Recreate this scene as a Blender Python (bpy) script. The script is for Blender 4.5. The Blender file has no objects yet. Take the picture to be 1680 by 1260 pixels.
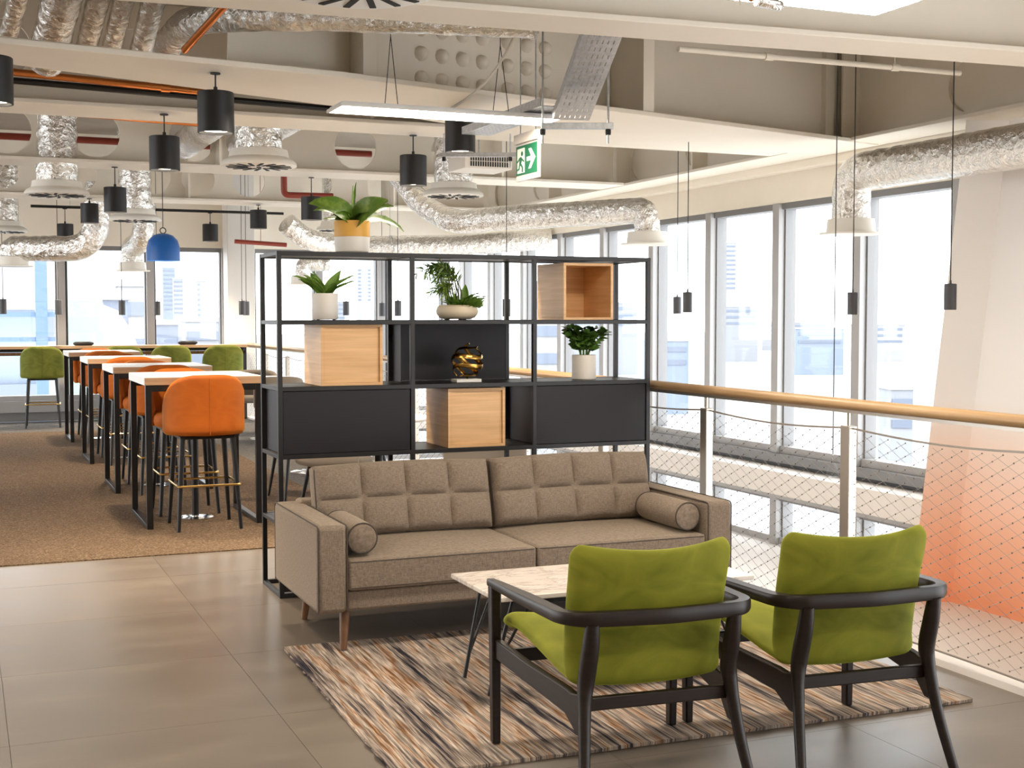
import bpy, bmesh, math, random
from mathutils import Vector, Matrix
PI = math.pi
random.seed(11)
S = bpy.context.scene
C = S.collection

# ------------------------------------------------------------------ camera
F = 2157.0; EYE = 1.5
PSI = math.atan2(905, F); PHI = math.atan2(112, F)
cam = bpy.data.cameras.new('camera'); cam.sensor_width = 36; cam.lens = F / 1680 * 36
cam.clip_end = 3000; cam.clip_start = .05
camo = bpy.data.objects.new('camera', cam); C.objects.link(camo)
camo.location = (0, 0, EYE)
camo.rotation_euler = (PI / 2 - PHI, 0, -PSI)
S.camera = camo
# ------------------------------------------------------------------ sky, exposure
W = bpy.data.worlds.new('sky'); S.world = W; W.use_nodes = True
bg = W.node_tree.nodes['Background']
bg.inputs[0].default_value = (.95, .975, 1.0, 1); bg.inputs[1].default_value = 2.7
S.view_settings.view_transform = 'Standard'; S.view_settings.look = 'None'
S.view_settings.gamma = 1; S.view_settings.use_curve_mapping = False
S.view_settings.exposure = 1.1
LED_STRENGTH = 24.0
SPOT_POWER = 110.0

# ------------------------------------------------------------------ materials
def mat(name, col, rough=.6, metal=0., bump=None, noise=None, sheen=0., emit=None, spec=.5, coat=0., build=None):
    m = bpy.data.materials.new(name); m.use_nodes = True
    nt = m.node_tree; b = nt.nodes['Principled BSDF']
    b.inputs['Base Color'].default_value = (*col, 1)
    b.inputs['Roughness'].default_value = rough; b.inputs['Metallic'].default_value = metal
    b.inputs['Specular IOR Level'].default_value = spec
    b.inputs['Coat Weight'].default_value = coat
    if sheen:
        b.inputs['Sheen Weight'].default_value = sheen; b.inputs['Sheen Roughness'].default_value = .45
        b.inputs['Sheen Tint'].default_value = (min(1, col[0] * 3 + .1), min(1, col[1] * 3 + .1), min(1, col[2] * 3 + .02), 1)
    if emit:
        b.inputs['Emission Color'].default_value = (*emit[0], 1); b.inputs['Emission Strength'].default_value = emit[1]
    L = nt.links.new
    def N(t, **k):
        n = nt.nodes.new(t)
        for a, v in k.items():
            if a in n.inputs: n.inputs[a].default_value = v
            else: setattr(n, a, v)
        return n
    tc = None
    def coord(scale=(1, 1, 1), rot=(0, 0, 0)):
        nonlocal tc
        if tc is None: tc = N('ShaderNodeTexCoord')
        mp = N('ShaderNodeMapping'); mp.inputs['Scale'].default_value = scale; mp.inputs['Rotation'].default_value = rot
        L(tc.outputs['Object'], mp.inputs['Vector']); return mp.outputs[0]
    if noise:                                   # (other colour, scale, (stretch), contrast)
        c2, sc, st, lo, hi = noise
        nz = N('ShaderNodeTexNoise', Scale=sc, Detail=5., Roughness=.6); L(coord(st), nz.inputs['Vector'])
        rp = N('ShaderNodeValToRGB'); rp.color_ramp.elements[0].position = lo; rp.color_ramp.elements[1].position = hi
        rp.color_ramp.elements[0].color = (*col, 1); rp.color_ramp.elements[1].color = (*c2, 1)
        L(nz.outputs[0], rp.inputs[0]); L(rp.outputs[0], b.inputs['Base Color'])
    if bump:                                    # (scale, stretch, strength, distance)
        sc, st, s_, d_ = bump
        nz = N('ShaderNodeTexNoise', Scale=sc, Detail=4.); L(coord(st), nz.inputs['Vector'])
        bp = N('ShaderNodeBump', Strength=s_, Distance=d_); L(nz.outputs[0], bp.inputs['Height']); L(bp.outputs[0], b.inputs['Normal'])
    if build: build(nt, b, N, L, coord)
    return m

def ramp(N, stops, interp='LINEAR'):
    rp = N('ShaderNodeValToRGB'); cr = rp.color_ramp; cr.interpolation = interp
    while len(cr.elements) < len(stops): cr.elements.new(.5)
    for e, (p, c) in zip(cr.elements, stops): e.position = p; e.color = (*c, 1)
    return rp

M = {}
M['cream'] = mat('cream_paint', (.90, .83, .715), .55, noise=((.87, .80, .68), 3, (1, 1, 1), .35, .75))
M['deck'] = mat('deck_paint', (.36, .32, .265), .7, noise=((.30, .265, .22), 2, (1, 1, 1), .3, .7))
M['white'] = mat('white_paint', (.83, .81, .78), .5)
M['plate_white'] = mat('white_enamel', (.86, .82, .74), .4)
def tile_nodes(nt, b, N, L, coord):
    oi = N('ShaderNodeObjectInfo'); g = N('ShaderNodeNewGeometry')
    nz = N('ShaderNodeTexNoise', Scale=1.7, Detail=6., Roughness=.62)
    mp = N('ShaderNodeMapping'); mp.inputs['Scale'].default_value = (1, 2.2, 1); L(g.outputs['Position'], mp.inputs['Vector']); L(mp.outputs[0], nz.inputs['Vector'])
    rp = ramp(N, [(.3, (.132, .107, .085)), (.55, (.165, .135, .108)), (.75, (.212, .175, .140))]); L(nz.outputs[0], rp.inputs[0])
    hv = N('ShaderNodeHueSaturation'); mth = N('ShaderNodeMath', operation='MULTIPLY_ADD'); mth.inputs[1].default_value = .14; mth.inputs[2].default_value = .93
    L(oi.outputs['Random'], mth.inputs[0]); L(mth.outputs[0], hv.inputs['Value']); L(rp.outputs[0], hv.inputs['Color']); L(hv.outputs[0], b.inputs['Base Color'])
    rr = N('ShaderNodeMapRange'); rr.inputs['To Min'].default_value = .22; rr.inputs['To Max'].default_value = .42; L(nz.outputs[0], rr.inputs[0]); L(rr.outputs[0], b.inputs['Roughness'])
M['tile'] = mat('concrete_tile', (.27, .22, .18), .3, build=tile_nodes)
M['grout'] = mat('grout', (.13, .105, .085), .8)
def carpet(c1, c2, c3):
    def f(nt, b, N, L, coord):
        n1 = N('ShaderNodeTexNoise', Scale=75., Detail=3., Roughness=.8); L(coord(), n1.inputs['Vector'])
        n2 = N('ShaderNodeTexNoise', Scale=1.3, Detail=3.); L(coord((1, .5, 1)), n2.inputs['Vector'])
        r1 = ramp(N, [(.33, c1), (.5, c2), (.68, c3)]); L(n1.outputs[0], r1.inputs[0])
        mr = N('ShaderNodeMapRange'); mr.inputs['To Min'].default_value = .8; mr.inputs['To Max'].default_value = 1.2; L(n2.outputs[0], mr.inputs[0])
        hv = N('ShaderNodeHueSaturation'); L(mr.outputs[0], hv.inputs['Value']); L(r1.outputs[0], hv.inputs['Color']); L(hv.outputs[0], b.inputs['Base Color'])
        bp = N('ShaderNodeBump', Strength=.8, Distance=.01); L(n1.outputs[0], bp.inputs['Height']); L(bp.outputs[0], b.inputs['Normal'])
    return f
M['carpet'] = mat('brown_carpet', (.2, .14, .09), .95, build=carpet((.050, .032, .019), (.122, .080, .049), (.245, .175, .115)), spec=.1)
M['carpet_grey'] = mat('grey_carpet', (.1, .1, .1), .95, build=carpet((.055, .052, .05), (.12, .11, .10), (.22, .20, .18)), spec=.1)
def rug_nodes(nt, b, N, L, coord):
    base = None
    n1 = N('ShaderNodeTexNoise', Scale=1., Detail=3., Roughness=.75); L(coord((60, 1.3, 1)), n1.inputs['Vector'])
    n2 = N('ShaderNodeTexNoise', Scale=1., Detail=2., Roughness=.6); L(coord((17, 1.1, 1)), n2.inputs['Vector'])
    n3 = N('ShaderNodeTexNoise', Scale=1., Detail=2.); L(coord((150, 8, 1)), n3.inputs['Vector'])
    r1 = ramp(N, [(.38, (.010, .009, .012)), (.45, (.060, .042, .034)), (.49, (.27, .20, .15)), (.55, (.62, .51, .42)), (.61, (.36, .25, .17)), (.66, (.06, .042, .034))]); L(n1.outputs[0], r1.inputs[0])
    r2 = ramp(N, [(.37, (.022, .027, .050)), (.45, (.20, .17, .16)), (.52, (.68, .57, .48)), (.58, (.42, .165, .03)), (.65, (.50, .41, .33))]); L(n2.outputs[0], r2.inputs[0])
    mx = N('ShaderNodeMix', data_type='RGBA'); mx.inputs[0].default_value = .42; L(r1.outputs[0], mx.inputs[6]); L(r2.outputs[0], mx.inputs[7])
    r3 = ramp(N, [(.35, (.45, .45, .45)), (.6, (1, 1, 1))]); L(n3.outputs[0], r3.inputs[0])
    mu = N('ShaderNodeMix', data_type='RGBA', blend_type='MULTIPLY'); mu.inputs[0].default_value = .75; L(mx.outputs[2], mu.inputs[6]); L(r3.outputs[0], mu.inputs[7])
    L(mu.outputs[2], b.inputs['Base Color'])
    bp = N('ShaderNodeBump', Strength=.7, Distance=.012); L(n1.outputs[0], bp.inputs['Height']); L(bp.outputs[0], b.inputs['Normal'])
M['rug'] = mat('striped_rug', (.3, .2, .15), .95, build=rug_nodes, spec=.1)
def weave(c1, c2):
    def f(nt, b, N, L, coord):
        n1 = N('ShaderNodeTexNoise', Scale=1., Detail=2.); L(coord((60, 60, 420)), n1.inputs['Vector'])
        n2 = N('ShaderNodeTexNoise', Scale=1., Detail=2.); L(coord((420, 420, 60)), n2.inputs['Vector'])
        ad = N('ShaderNodeMath', operation='ADD'); L(n1.outputs[0], ad.inputs[0]); L(n2.outputs[0], ad.inputs[1])
        hf = N('ShaderNodeMath', operation='MULTIPLY'); hf.inputs[1].default_value = .5; L(ad.outputs[0], hf.inputs[0])
        rp = ramp(N, [(.38, c1), (.62, c2)]); L(hf.outputs[0], rp.inputs[0]); L(rp.outputs[0], b.inputs['Base Color'])
        bp = N('ShaderNodeBump', Strength=.35, Distance=.003); L(hf.outputs[0], bp.inputs['Height']); L(bp.outputs[0], b.inputs['Normal'])
    return f
M['sofa'] = mat('taupe_weave', (.3, .24, .19), .9, sheen=.2, build=weave((.150, .114, .087), (.262, .207, .160)), spec=.2)
M['piping'] = mat('dark_piping', (.06, .045, .036), .8)
def velvet(c, c2):
    def f(nt, b, N, L, coord):
        n = N('ShaderNodeTexNoise', Scale=5., Detail=4., Distortion=1.2); L(coord((1, 1, 1.6)), n.inputs['Vector'])
        rp = ramp(N, [(.35, c), (.7, c2)]); L(n.outputs[0], rp.inputs[0]); L(rp.outputs[0], b.inputs['Base Color'])
        fz = N('ShaderNodeTexNoise', Scale=300.); L(coord(), fz.inputs['Vector'])
        bp = N('ShaderNodeBump', Strength=.15, Distance=.002); L(fz.outputs[0], bp.inputs['Height']); L(bp.outputs[0], b.inputs['Normal'])
    return f
M['green'] = mat('green_velvet', (.16, .17, .015), .8, sheen=.55, build=velvet((.125, .135, .010), (.215, .215, .022)), spec=.2)
M['green_stool'] = mat('moss_velvet', (.12, .14, .02), .8, sheen=.5, build=velvet((.10, .12, .018), (.19, .20, .035)), spec=.2)
M['orange'] = mat('orange_fabric', (.62, .155, .012), .75, sheen=.25, build=velvet((.36, .078, .005), (.44, .105, .008)), spec=.25)
M['grey_shell'] = mat('stone_grey_fabric', (.22, .185, .15), .85, sheen=.3, spec=.2)
M['dark_wood'] = mat('espresso_wood', (.008, .0042, .0034), .40, noise=((.020, .011, .008), 9, (1, 1, 8), .3, .8), spec=.35)
M['leg_wood'] = mat('walnut_leg', (.20, .095, .04), .45, noise=((.11, .05, .022), 14, (3, 3, .4), .35, .7))
M['black'] = mat('black_steel', (.005, .0045, .005), .36, metal=0., bump=(200, (1, 1, 1), .05, .001))
M['shelf_metal'] = mat('charcoal_steel', (.012, .011, .0115), .42, spec=.4)
M['panel_dark'] = mat('charcoal_panel', (.016, .0135, .0165), .5, spec=.3, noise=((.013, .0115, .014), 4, (1, 1, 1), .3, .7))
def oak(c1, c2, st):
    def f(nt, b, N, L, coord):
        n = N('ShaderNodeTexNoise', Scale=1., Detail=4., Distortion=.4); L(coord(st), n.inputs['Vector'])
        rp = ramp(N, [(.3, c1), (.7, c2)]); L(n.outputs[0], rp.inputs[0]); L(rp.outputs[0], b.inputs['Base Color'])
    return f
M['oak'] = mat('pale_oak', (.72, .43, .20), .45, build=oak((.60, .345, .150), (.76, .475, .235), (2.2, 2.2, 45)))
M['table_oak'] = mat('oak_tabletop', (.55, .35, .2), .4, build=oak((.42, .25, .14), (.60, .40, .25), (2, 30, 30)))
M['rail_oak'] = mat('oak_handrail', (.45, .28, .13), .35, build=oak((.34, .20, .09), (.52, .34, .18), (40, 1.2, 40)))
M['table_white'] = mat('white_laminate', (.80, .78, .75), .35)
def marble(nt, b, N, L, coord):
    n = N('ShaderNodeTexNoise', Scale=3.2, Detail=8., Distortion=2.2, Roughness=.65); L(coord((1, 2.2, 1), (0, 0, .5)), n.inputs['Vector'])
    rp = ramp(N, [(.36, (.72, .66, .60)), (.48, (.70, .62, .55)), (.52, (.50, .43, .38)), (.57, (.74, .68, .62))]); L(n.outputs[0], rp.inputs[0]); L(rp.outputs[0], b.inputs['Base Color'])
M['marble'] = mat('pale_marble', (.7, .65, .6), .22, build=marble)
M['steel'] = mat('brushed_steel', (.62, .57, .50), .32, metal=.9)
M['chrome'] = mat('chrome', (.85, .84, .82), .12, metal=1.)
M['brass'] = mat('brass', (.78, .52, .18), .25, metal=1.)
M['bronze'] = mat('gilded_bronze', (.50, .29, .07), .22, metal=1., noise=((.16, .085, .02), 10, (1, 1, 1), .4, .75))
def foil(nt, b, N, L, coord):
    n = N('ShaderNodeTexVoronoi', Scale=16.); L(coord((1, 1, 1)), n.inputs['Vector'])
    n2 = N('ShaderNodeTexNoise', Scale=26., Detail=5., Distortion=1.5); L(coord((1, 1, 1)), n2.inputs['Vector'])
    ad = N('ShaderNodeMath', operation='ADD'); L(n.outputs[0], ad.inputs[0]); L(n2.outputs[0], ad.inputs[1])
    bp = N('ShaderNodeBump', Strength=.55, Distance=.03); L(ad.outputs[0], bp.inputs['Height']); L(bp.outputs[0], b.inputs['Normal'])
M['foil'] = mat('crinkled_foil', (.88, .86, .82), .25, metal=.95, build=foil)
M['copper'] = mat('copper_pipe', (.70, .25, .075), .28, metal=.95)
M['red'] = mat('red_pipe_paint', (.30, .045, .025), .45)
M['galv'] = mat('galvanised_steel', (.62, .63, .65), .4, metal=.75, noise=((.50, .52, .55), 30, (1, 1, 1), .4, .6))
M['slot'] = mat('slot_black', (.012, .012, .012), .7)
M['cable'] = mat('cable_black', (.02, .02, .02), .6)
M['cable_white'] = mat('cable_cream', (.75, .70, .60), .6)
M['net'] = mat('stainless_net', (.34, .30, .26), .4, metal=.6)
M['knot'] = mat('net_knot', (.10, .085, .07), .5, metal=.5)
M['alu'] = mat('grey_aluminium', (.22, .215, .215), .45, metal=.2)
M['alu_light'] = mat('light_grey_frame', (.40, .39, .385), .45)
M['gasket'] = mat('dark_gasket', (.03, .032, .038), .5)
M['led'] = mat('led_diffuser', (.9, .88, .84), .5, emit=((1, .89, .74), LED_STRENGTH))
M['bulb'] = mat('lamp_lens', (.9, .88, .84), .5, emit=((1, .86, .68), 10))
M['blue'] = mat('blue_enamel', (.012, .12, .42), .4)
M['green_sign'] = mat('sign_green', (.0, .105, .042), .5)
M['sign_white'] = mat('sign_white', (.62, .66, .58), .5)
M['acrylic'] = mat('pale_acrylic', (.58, .53, .48), .3)
M['pot_white'] = mat('white_ceramic', (.74, .69, .63), .5)
M['pot_cream'] = mat('cream_ceramic', (.66, .55, .40), .5)
M['pot_yellow'] = mat('ochre_glaze', (.68, .36, .06), .5)
M['soil'] = mat('soil', (.03, .02, .012), .95)
M['leaf'] = mat('glossy_leaf', (.10, .20, .022), .38, noise=((.26, .36, .06), 18, (1, 1, 1), .45, .7))
M['leaf_dark'] = mat('dark_leaf', (.075, .17, .025), .35, noise=((.15, .27, .05), 20, (1, 1, 1), .4, .7))
M['leaf_light'] = mat('fresh_leaf', (.20, .36, .05), .45, noise=((.30, .46, .09), 12, (1, 1, 1), .4, .7))
M['twig'] = mat('twig', (.07, .075, .025), .7)
def glass_nodes(nt, b, N, L, coord):
    out = [n for n in nt.nodes if n.type == 'OUTPUT_MATERIAL'][0]
    tr = N('ShaderNodeBsdfTransparent'); tr.inputs[0].default_value = (.97, .985, .99, 1)
    gl = N('ShaderNodeBsdfGlossy'); gl.inputs['Roughness'].default_value = .02
    mx = N('ShaderNodeMixShader'); mx.inputs[0].default_value = .055
    L(tr.outputs[0], mx.inputs[1]); L(gl.outputs[0], mx.inputs[2]); L(mx.outputs[0], out.inputs['Surface'])
M['glass'] = mat('window_glass', (1, 1, 1), build=glass_nodes)
def coral_nodes(nt, b, N, L, coord):        # white above; coral bounce light from below put into the colour
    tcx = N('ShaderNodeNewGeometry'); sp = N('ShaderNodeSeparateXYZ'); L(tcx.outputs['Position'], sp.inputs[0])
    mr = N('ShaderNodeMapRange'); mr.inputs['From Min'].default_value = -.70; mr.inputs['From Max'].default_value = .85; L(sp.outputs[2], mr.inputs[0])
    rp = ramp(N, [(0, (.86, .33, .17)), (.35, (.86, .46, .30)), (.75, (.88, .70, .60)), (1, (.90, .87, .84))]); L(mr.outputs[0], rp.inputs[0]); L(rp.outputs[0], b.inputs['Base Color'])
M['coral'] = mat('coral_bounce_tint', (.8, .5, .4), .6, build=coral_nodes)
M['ledge'] = mat('ledge_white', (.80, .75, .70), .6)
M['b_blue'] = mat('pale_blue_cladding', (.19, .23, .30), .6)
M['b_grey'] = mat('pale_grey_cladding', (.25, .26, .285), .6)
M['b_white'] = mat('white_cladding', (.30, .30, .31), .6)
M['b_green'] = mat('pale_green_copper', (.23, .29, .235), .6)
M['b_dark'] = mat('slate_glazing', (.15, .175, .23), .4)
M['mast_blue'] = mat('blue_steelwork', (.10, .16, .26), .5)
M['ground'] = mat('city_ground', (.30, .295, .29), .9, noise=((.24, .245, .25), .02, (1, 1, 1), .4, .6))

# ------------------------------------------------------------------ mesh helpers
class MB:
    def __init__(s): s.v = []; s.f = []
    def add(s, vs, fs):
        o = len(s.v); s.v += [tuple(v) for v in vs]; s.f += [tuple(i + o for i in f) for f in fs]; return s
    def box(s, x0, x1, y0, y1, z0, z1, R=None):
        vs = [Vector((x, y, z)) for z in (z0, z1) for y in (y0, y1) for x in (x0, x1)]
        if R is not None: vs = [R @ v for v in vs]
        return s.add(vs, [(0, 2, 3, 1), (4, 5, 7, 6), (0, 1, 5, 4), (2, 6, 7, 3), (0, 4, 6, 2), (1, 3, 7, 5)])
    def beam(s, p, q, w, h, w2=None, h2=None, up=(0, 0, 1)):        # tapered rectangular bar from p to q
        p, q = Vector(p), Vector(q); t = (q - p).normalized(); u = Vector(up)
        if abs(t.dot(u)) > .95: u = Vector((0, 1, 0))
        a = t.cross(u).normalized(); b_ = a.cross(t).normalized(); w2 = w2 or w; h2 = h2 or h
        vs = []
        for c, ww, hh in ((p, w, h), (q, w2, h2)):
            for i, j in ((-1, -1), (1, -1), (1, 1), (-1, 1)): vs.append(c + a * i * ww / 2 + b_ * j * hh / 2)
        return s.add(vs, [(3, 2, 1, 0), (4, 5, 6, 7), (0, 1, 5, 4), (1, 2, 6, 5), (2, 3, 7, 6), (3, 0, 4, 7)])
    def tube(s, path, r, n=10, cap=True, closed=False, sx=1., sy=1.):
        P = [Vector(p) for p in path]; m = len(P)
        rs = r if isinstance(r, (list, tuple)) else [r] * m
        up = None; vs = []; fs = []
        for i, p in enumerate(P):
            if closed: t = P[(i + 1) % m] - P[i - 1]
            else: t = P[min(i + 1, m - 1)] - P[max(i - 1, 0)]
            if t.length < 1e-9: t = Vector((0, 0, 1))
            t.normalize()
            if up is None:
                up = Vector((0, 0, 1)) if abs(t.z) < .9 else Vector((0, 1, 0))
            a = t.cross(up)
            if a.length < 1e-6: a = t.cross(Vector((1, 0, 0)))
            a.normalize(); b_ = a.cross(t).normalized(); up = b_
            for k in range(n):
                g = 2 * PI * (k + .5) / n; vs.append(p + a * math.cos(g) * rs[i] * sx + b_ * math.sin(g) * rs[i] * sy)
        for i in range(m if closed else m - 1):
            j = (i + 1) % m
            for k in range(n): l = (k + 1) % n; fs.append((i * n + k, i * n + l, j * n + l, j * n + k))
        if cap and not closed: fs.append(tuple(range(n - 1, -1, -1))); fs.append(tuple((m - 1) * n + k for k in range(n)))
        return s.add(vs, fs)
    def lathe(s, prof, n=24, c=(0, 0, 0), sx=1., sy=1., e=2.):
        vs = []; fs = []; m = len(prof)
        for r, z in prof:
            for k in range(n):
                g = 2 * PI * k / n; x, y = math.cos(g), math.sin(g)
                if e != 2: q = (abs(x) ** e + abs(y) ** e) ** (-1 / e); x *= q; y *= q
                vs.append((c[0] + x * r * sx, c[1] + y * r * sy, c[2] + z))
        for i in range(m - 1):
            for k in range(n): l = (k + 1) % n; fs.append((i * n + k, i * n + l, (i + 1) * n + l, (i + 1) * n + k))
        if prof[0][0] > 1e-6: fs.append(tuple(range(n - 1, -1, -1)))
        if prof[-1][0] > 1e-6: fs.append(tuple((m - 1) * n + k for k in range(n)))
        return s.add(vs, fs)
    def prism(s, poly, z0, z1):
        n = len(poly); vs = [(x, y, z0) for x, y in poly] + [(x, y, z1) for x, y in poly]
        fs = [tuple(range(n - 1, -1, -1)), tuple(range(n, 2 * n))] + [(i, (i + 1) % n, n + (i + 1) % n, n + i) for i in range(n)]
        return s.add(vs, fs)
    def loft(s, A, B):                                               # two matching polygons in space
        n = len(A); return s.add(list(A) + list(B), [tuple(range(n - 1, -1, -1)), tuple(range(n, 2 * n))] + [(i, (i + 1) % n, n + (i + 1) % n, n + i) for i in range(n)])
    def sheet(s, fn, nu, nv):
        vs = [fn(i / nu, j / nv) for j in range(nv + 1) for i in range(nu + 1)]; w = nu + 1
        return s.add(vs, [(j * w + i, j * w + i + 1, (j + 1) * w + i + 1, (j + 1) * w + i) for j in range(nv) for i in range(nu)])
    def shell(s, fi, fo, nu, nv):                                    # closed skin between two sheets
        w = nu + 1; o = w * (nv + 1)
        vs = [fi(i / nu, j / nv) for j in range(nv + 1) for i in range(w)] + [fo(i / nu, j / nv) for j in range(nv + 1) for i in range(w)]
        fs = []
        for j in range(nv):
            for i in range(nu):
                q = (j * w + i, j * w + i + 1, (j + 1) * w + i + 1, (j + 1) * w + i); fs.append(q); fs.append(tuple(o + k for k in reversed(q)))
        for i in range(nu):
            fs.append((i + 1, i, o + i, o + i + 1)); a = nv * w + i; fs.append((a, a + 1, o + a + 1, o + a))
        for j in range(nv):
            a, b_ = j * w, (j + 1) * w; fs.append((a, b_, o + b_, o + a)); a += nu; b_ += nu; fs.append((b_, a, o + a, o + b_))
        return s.add(vs, fs)
    def mesh(s, name, m, smooth=True, angle=38):
        me = bpy.data.meshes.new(name); me.from_pydata(s.v, [], s.f); me.update()
        if m: me.materials.append(m)
        b = bmesh.new(); b.from_mesh(me); bmesh.ops.recalc_face_normals(b, faces=b.faces); b.to_mesh(me); b.free()
        if smooth:
            for p in me.polygons: p.use_smooth = True
            me.set_sharp_from_angle(angle=math.radians(angle))
        return me
    def build(s, name, m, parent=None, bevel=0, sub=0, smooth=True, angle=38, loc=None, rot=None, kind=None, label=None):
        return place(name, s.mesh(name, m, smooth, angle), parent, bevel, sub, loc, rot, kind, label)
def place(name, me, parent=None, bevel=0, sub=0, loc=None, rot=None, kind=None, label=None):
    o = bpy.data.objects.new(name, me); C.objects.link(o)
    if parent: o.parent = parent
    if loc: o.location = loc
    if rot: o.rotation_euler = rot
    if bevel:
        d = o.modifiers.new('bevel', 'BEVEL'); d.width = bevel; d.segments = 2; d.limit_method = 'ANGLE'; d.angle_limit = math.radians(35)
    if sub: d = o.modifiers.new('sub', 'SUBSURF'); d.levels = sub; d.render_levels = sub
    if kind: o['kind'] = kind
    if label: o['label'] = label
    return o
def bx(name, m, x0, x1, y0, y1, z0, z1, parent=None, bevel=0, **k): return MB().box(x0, x1, y0, y1, z0, z1).build(name, m, parent, bevel, smooth=bevel > 0, **k)
def tag(o, label, cat, group=None):
    o['label'] = label; o['category'] = cat
    if group: o['group'] = group
    return o
def thing(name, label, cat, loc=(0, 0, 0), rz=0, group=None):
    o = bpy.data.objects.new(name, None); C.objects.link(o); o.location = loc; o.rotation_euler = (0, 0, rz); o.empty_display_size = .1
    return tag(o, label, cat, group)
def struct(name, loc=(0, 0, 0)):
    o = bpy.data.objects.new(name, None); C.objects.link(o); o.location = loc; o['kind'] = 'structure'; return o
def dup(r, loc, rz=None, label=None, group=None):
    def cp(o, par):
        c = o.copy(); C.objects.link(c)
        if par: c.parent = par
        for ch in [x for x in kids.get(o.name, [])]: cp(ch, c)
        return c
    kids = {}
    for o in r.children_recursive: kids.setdefault(o.parent.name, []).append(o)
    c = cp(r, None); c.location = loc
    if rz is not None: c.rotation_euler = (0, 0, rz)
    if label: c['label'] = label
    if group: c['group'] = group
    return c
def rnd(a, b): return random.uniform(a, b)
# a pixel of the photograph, at a known distance along the view axis, as a point of the room
_s, _c, _sp, _cp = math.sin(PSI), math.cos(PSI), math.sin(PHI), math.cos(PHI)
def at(px, py, d):
    u, v = (px - 840) / F * d, (630 - py) / F * d
    return Vector((_s * _cp * d + u * _c + v * _s * _sp, _c * _cp * d - u * _s + v * _c * _sp, EYE - _sp * d + v * _cp))
def bez(p0, p1, p2, n=8):
    p0, p1, p2 = Vector(p0), Vector(p1), Vector(p2)
    return [p0 * (1 - t) ** 2 + p1 * 2 * t * (1 - t) + p2 * t * t for t in [i / n for i in range(n + 1)]]
def rounded(pts, r, n=6):                                            # polyline with rounded corners
    P = [Vector(p) for p in pts]; out = [P[0]]
    for i in range(1, len(P) - 1):
        a = (P[i - 1] - P[i]); b_ = (P[i + 1] - P[i]); ra = min(r, a.length * .49, b_.length * .49)
        out += bez(P[i] + a.normalized() * ra, P[i], P[i] + b_.normalized() * ra, n)
    return out + [P[-1]]
def densify(P, step):
    out = []
    for a, b_ in zip(P[:-1], P[1:]):
        n = max(1, int((b_ - a).length / step))
        out += [a.lerp(b_, i / n) for i in range(n)]
    return out + [P[-1]]

# ------------------------------------------------------------------ setting: floors
DECK = 3.75; ZB = 2.95
RX = 3.84                                                            # railing line
fl = bx('floor', M['grout'], -8, 3.9, -6, 8.376, -.3, -.012); fl['kind'] = 'structure'
tm = MB().box(-.4741, .4741, -.4741, .4741, -.012, 0).mesh('tile', M['tile'], False)
tm2 = MB().box(-.4741, .4741, -.3415, .3415, -.012, 0).mesh('tile', M['tile'], False)
for i in range(-9, 3):
    for j in range(-9, 4): place('tile', tm, fl, loc=(1.08 + .95 * i + .475, 3.89 + .95 * j + .475, 0))
    place('tile', tm2, fl, loc=(1.08 + .95 * i + .475, 8.033, 0))        # the cut row along the carpet
cf = bx('floor', M['carpet'], -8, 2.75, 8.378, 17.9, -.3, .006); cf['kind'] = 'structure'
cg = MB().prism([(2.75, 8.378), (3.9, 8.378), (3.9, 19.7), (-8, 19.7), (-8, 17.9), (2.75, 17.9)], -.3, .005).build('floor', M['carpet_grey'], smooth=False); cg['kind'] = 'structure'
kb = bx('trim_1', M['ledge'], 3.84, 3.92, -3, 19.7, -.3, .03); kb['kind'] = 'structure'        # pale kerb under the railing
lg = bx('trim_2', M['ledge'], 3.92, 7.45, -3, 19.7, -.95, -.766); lg['kind'] = 'structure'      # white slab edge beyond it
cl = bx('ceiling', M['deck'], -8, 7.6, -6, 20, DECK, DECK + .25); cl['kind'] = 'structure'

def hit(px, py, X=None, Y=None, Z=None):
    d = at(px, py, 1.) - Vector((0, 0, EYE))
    t = X / d.x if X is not None else Y / d.y if Y is not None else (Z - EYE) / d.z
    return Vector((0, 0, EYE)) + d * t

# ------------------------------------------------------------------ setting: beams
def holed(mb, u0, u1, w0, w1, holes, fmap, t):
    """a plate from (u0,w0) to (u1,w1) with round holes, of thickness t"""
    cells = []; u = u0
    for hu, hw, r in sorted(holes):
        a, b = hu - r * 1.2, hu + r * 1.2
        if a > u: cells.append((u, a, None))
        cells.append((a, b, (hu, hw, r))); u = b
    if u < u1: cells.append((u, u1, None))
    for a, b, h in cells:
        if h is None:
            mb.loft([fmap(a, w0, -t / 2), fmap(b, w0, -t / 2), fmap(b, w1, -t / 2), fmap(a, w1, -t / 2)], [fmap(a, w0, t / 2), fmap(b, w0, t / 2), fmap(b, w1, t / 2), fmap(a, w1, t / 2)]); continue
        hu, hw, r = h
        angs = sorted([2 * PI * k / 28 for k in range(28)] + [math.atan2(y - hw, x - hu) % (2 * PI) for x in (a, b) for y in (w0, w1)])
        inn = []; out = []
        for g in angs:
            cx, cy = math.cos(g), math.sin(g)
            k = min([(b - hu) / cx if cx > 1e-6 else (a - hu) / cx if cx < -1e-6 else 9e9, (w1 - hw) / cy if cy > 1e-6 else (w0 - hw) / cy if cy < -1e-6 else 9e9])
            inn.append((hu + r * cx, hw + r * cy)); out.append((hu + k * cx, hw + k * cy))
        n = len(angs); vs = []
        for sd in (-t / 2, t / 2):
            vs += [fmap(x, y, sd) for x, y in inn] + [fmap(x, y, sd) for x, y in out]
        fs = []
        for i in range(n):
            j = (i + 1) % n
            fs += [(i, j, n + j, n + i), (2 * n + j, 2 * n + i, 3 * n + i, 3 * n + j), (j, i, 2 * n + i, 2 * n + j)]
        mb.add(vs, fs)

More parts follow.
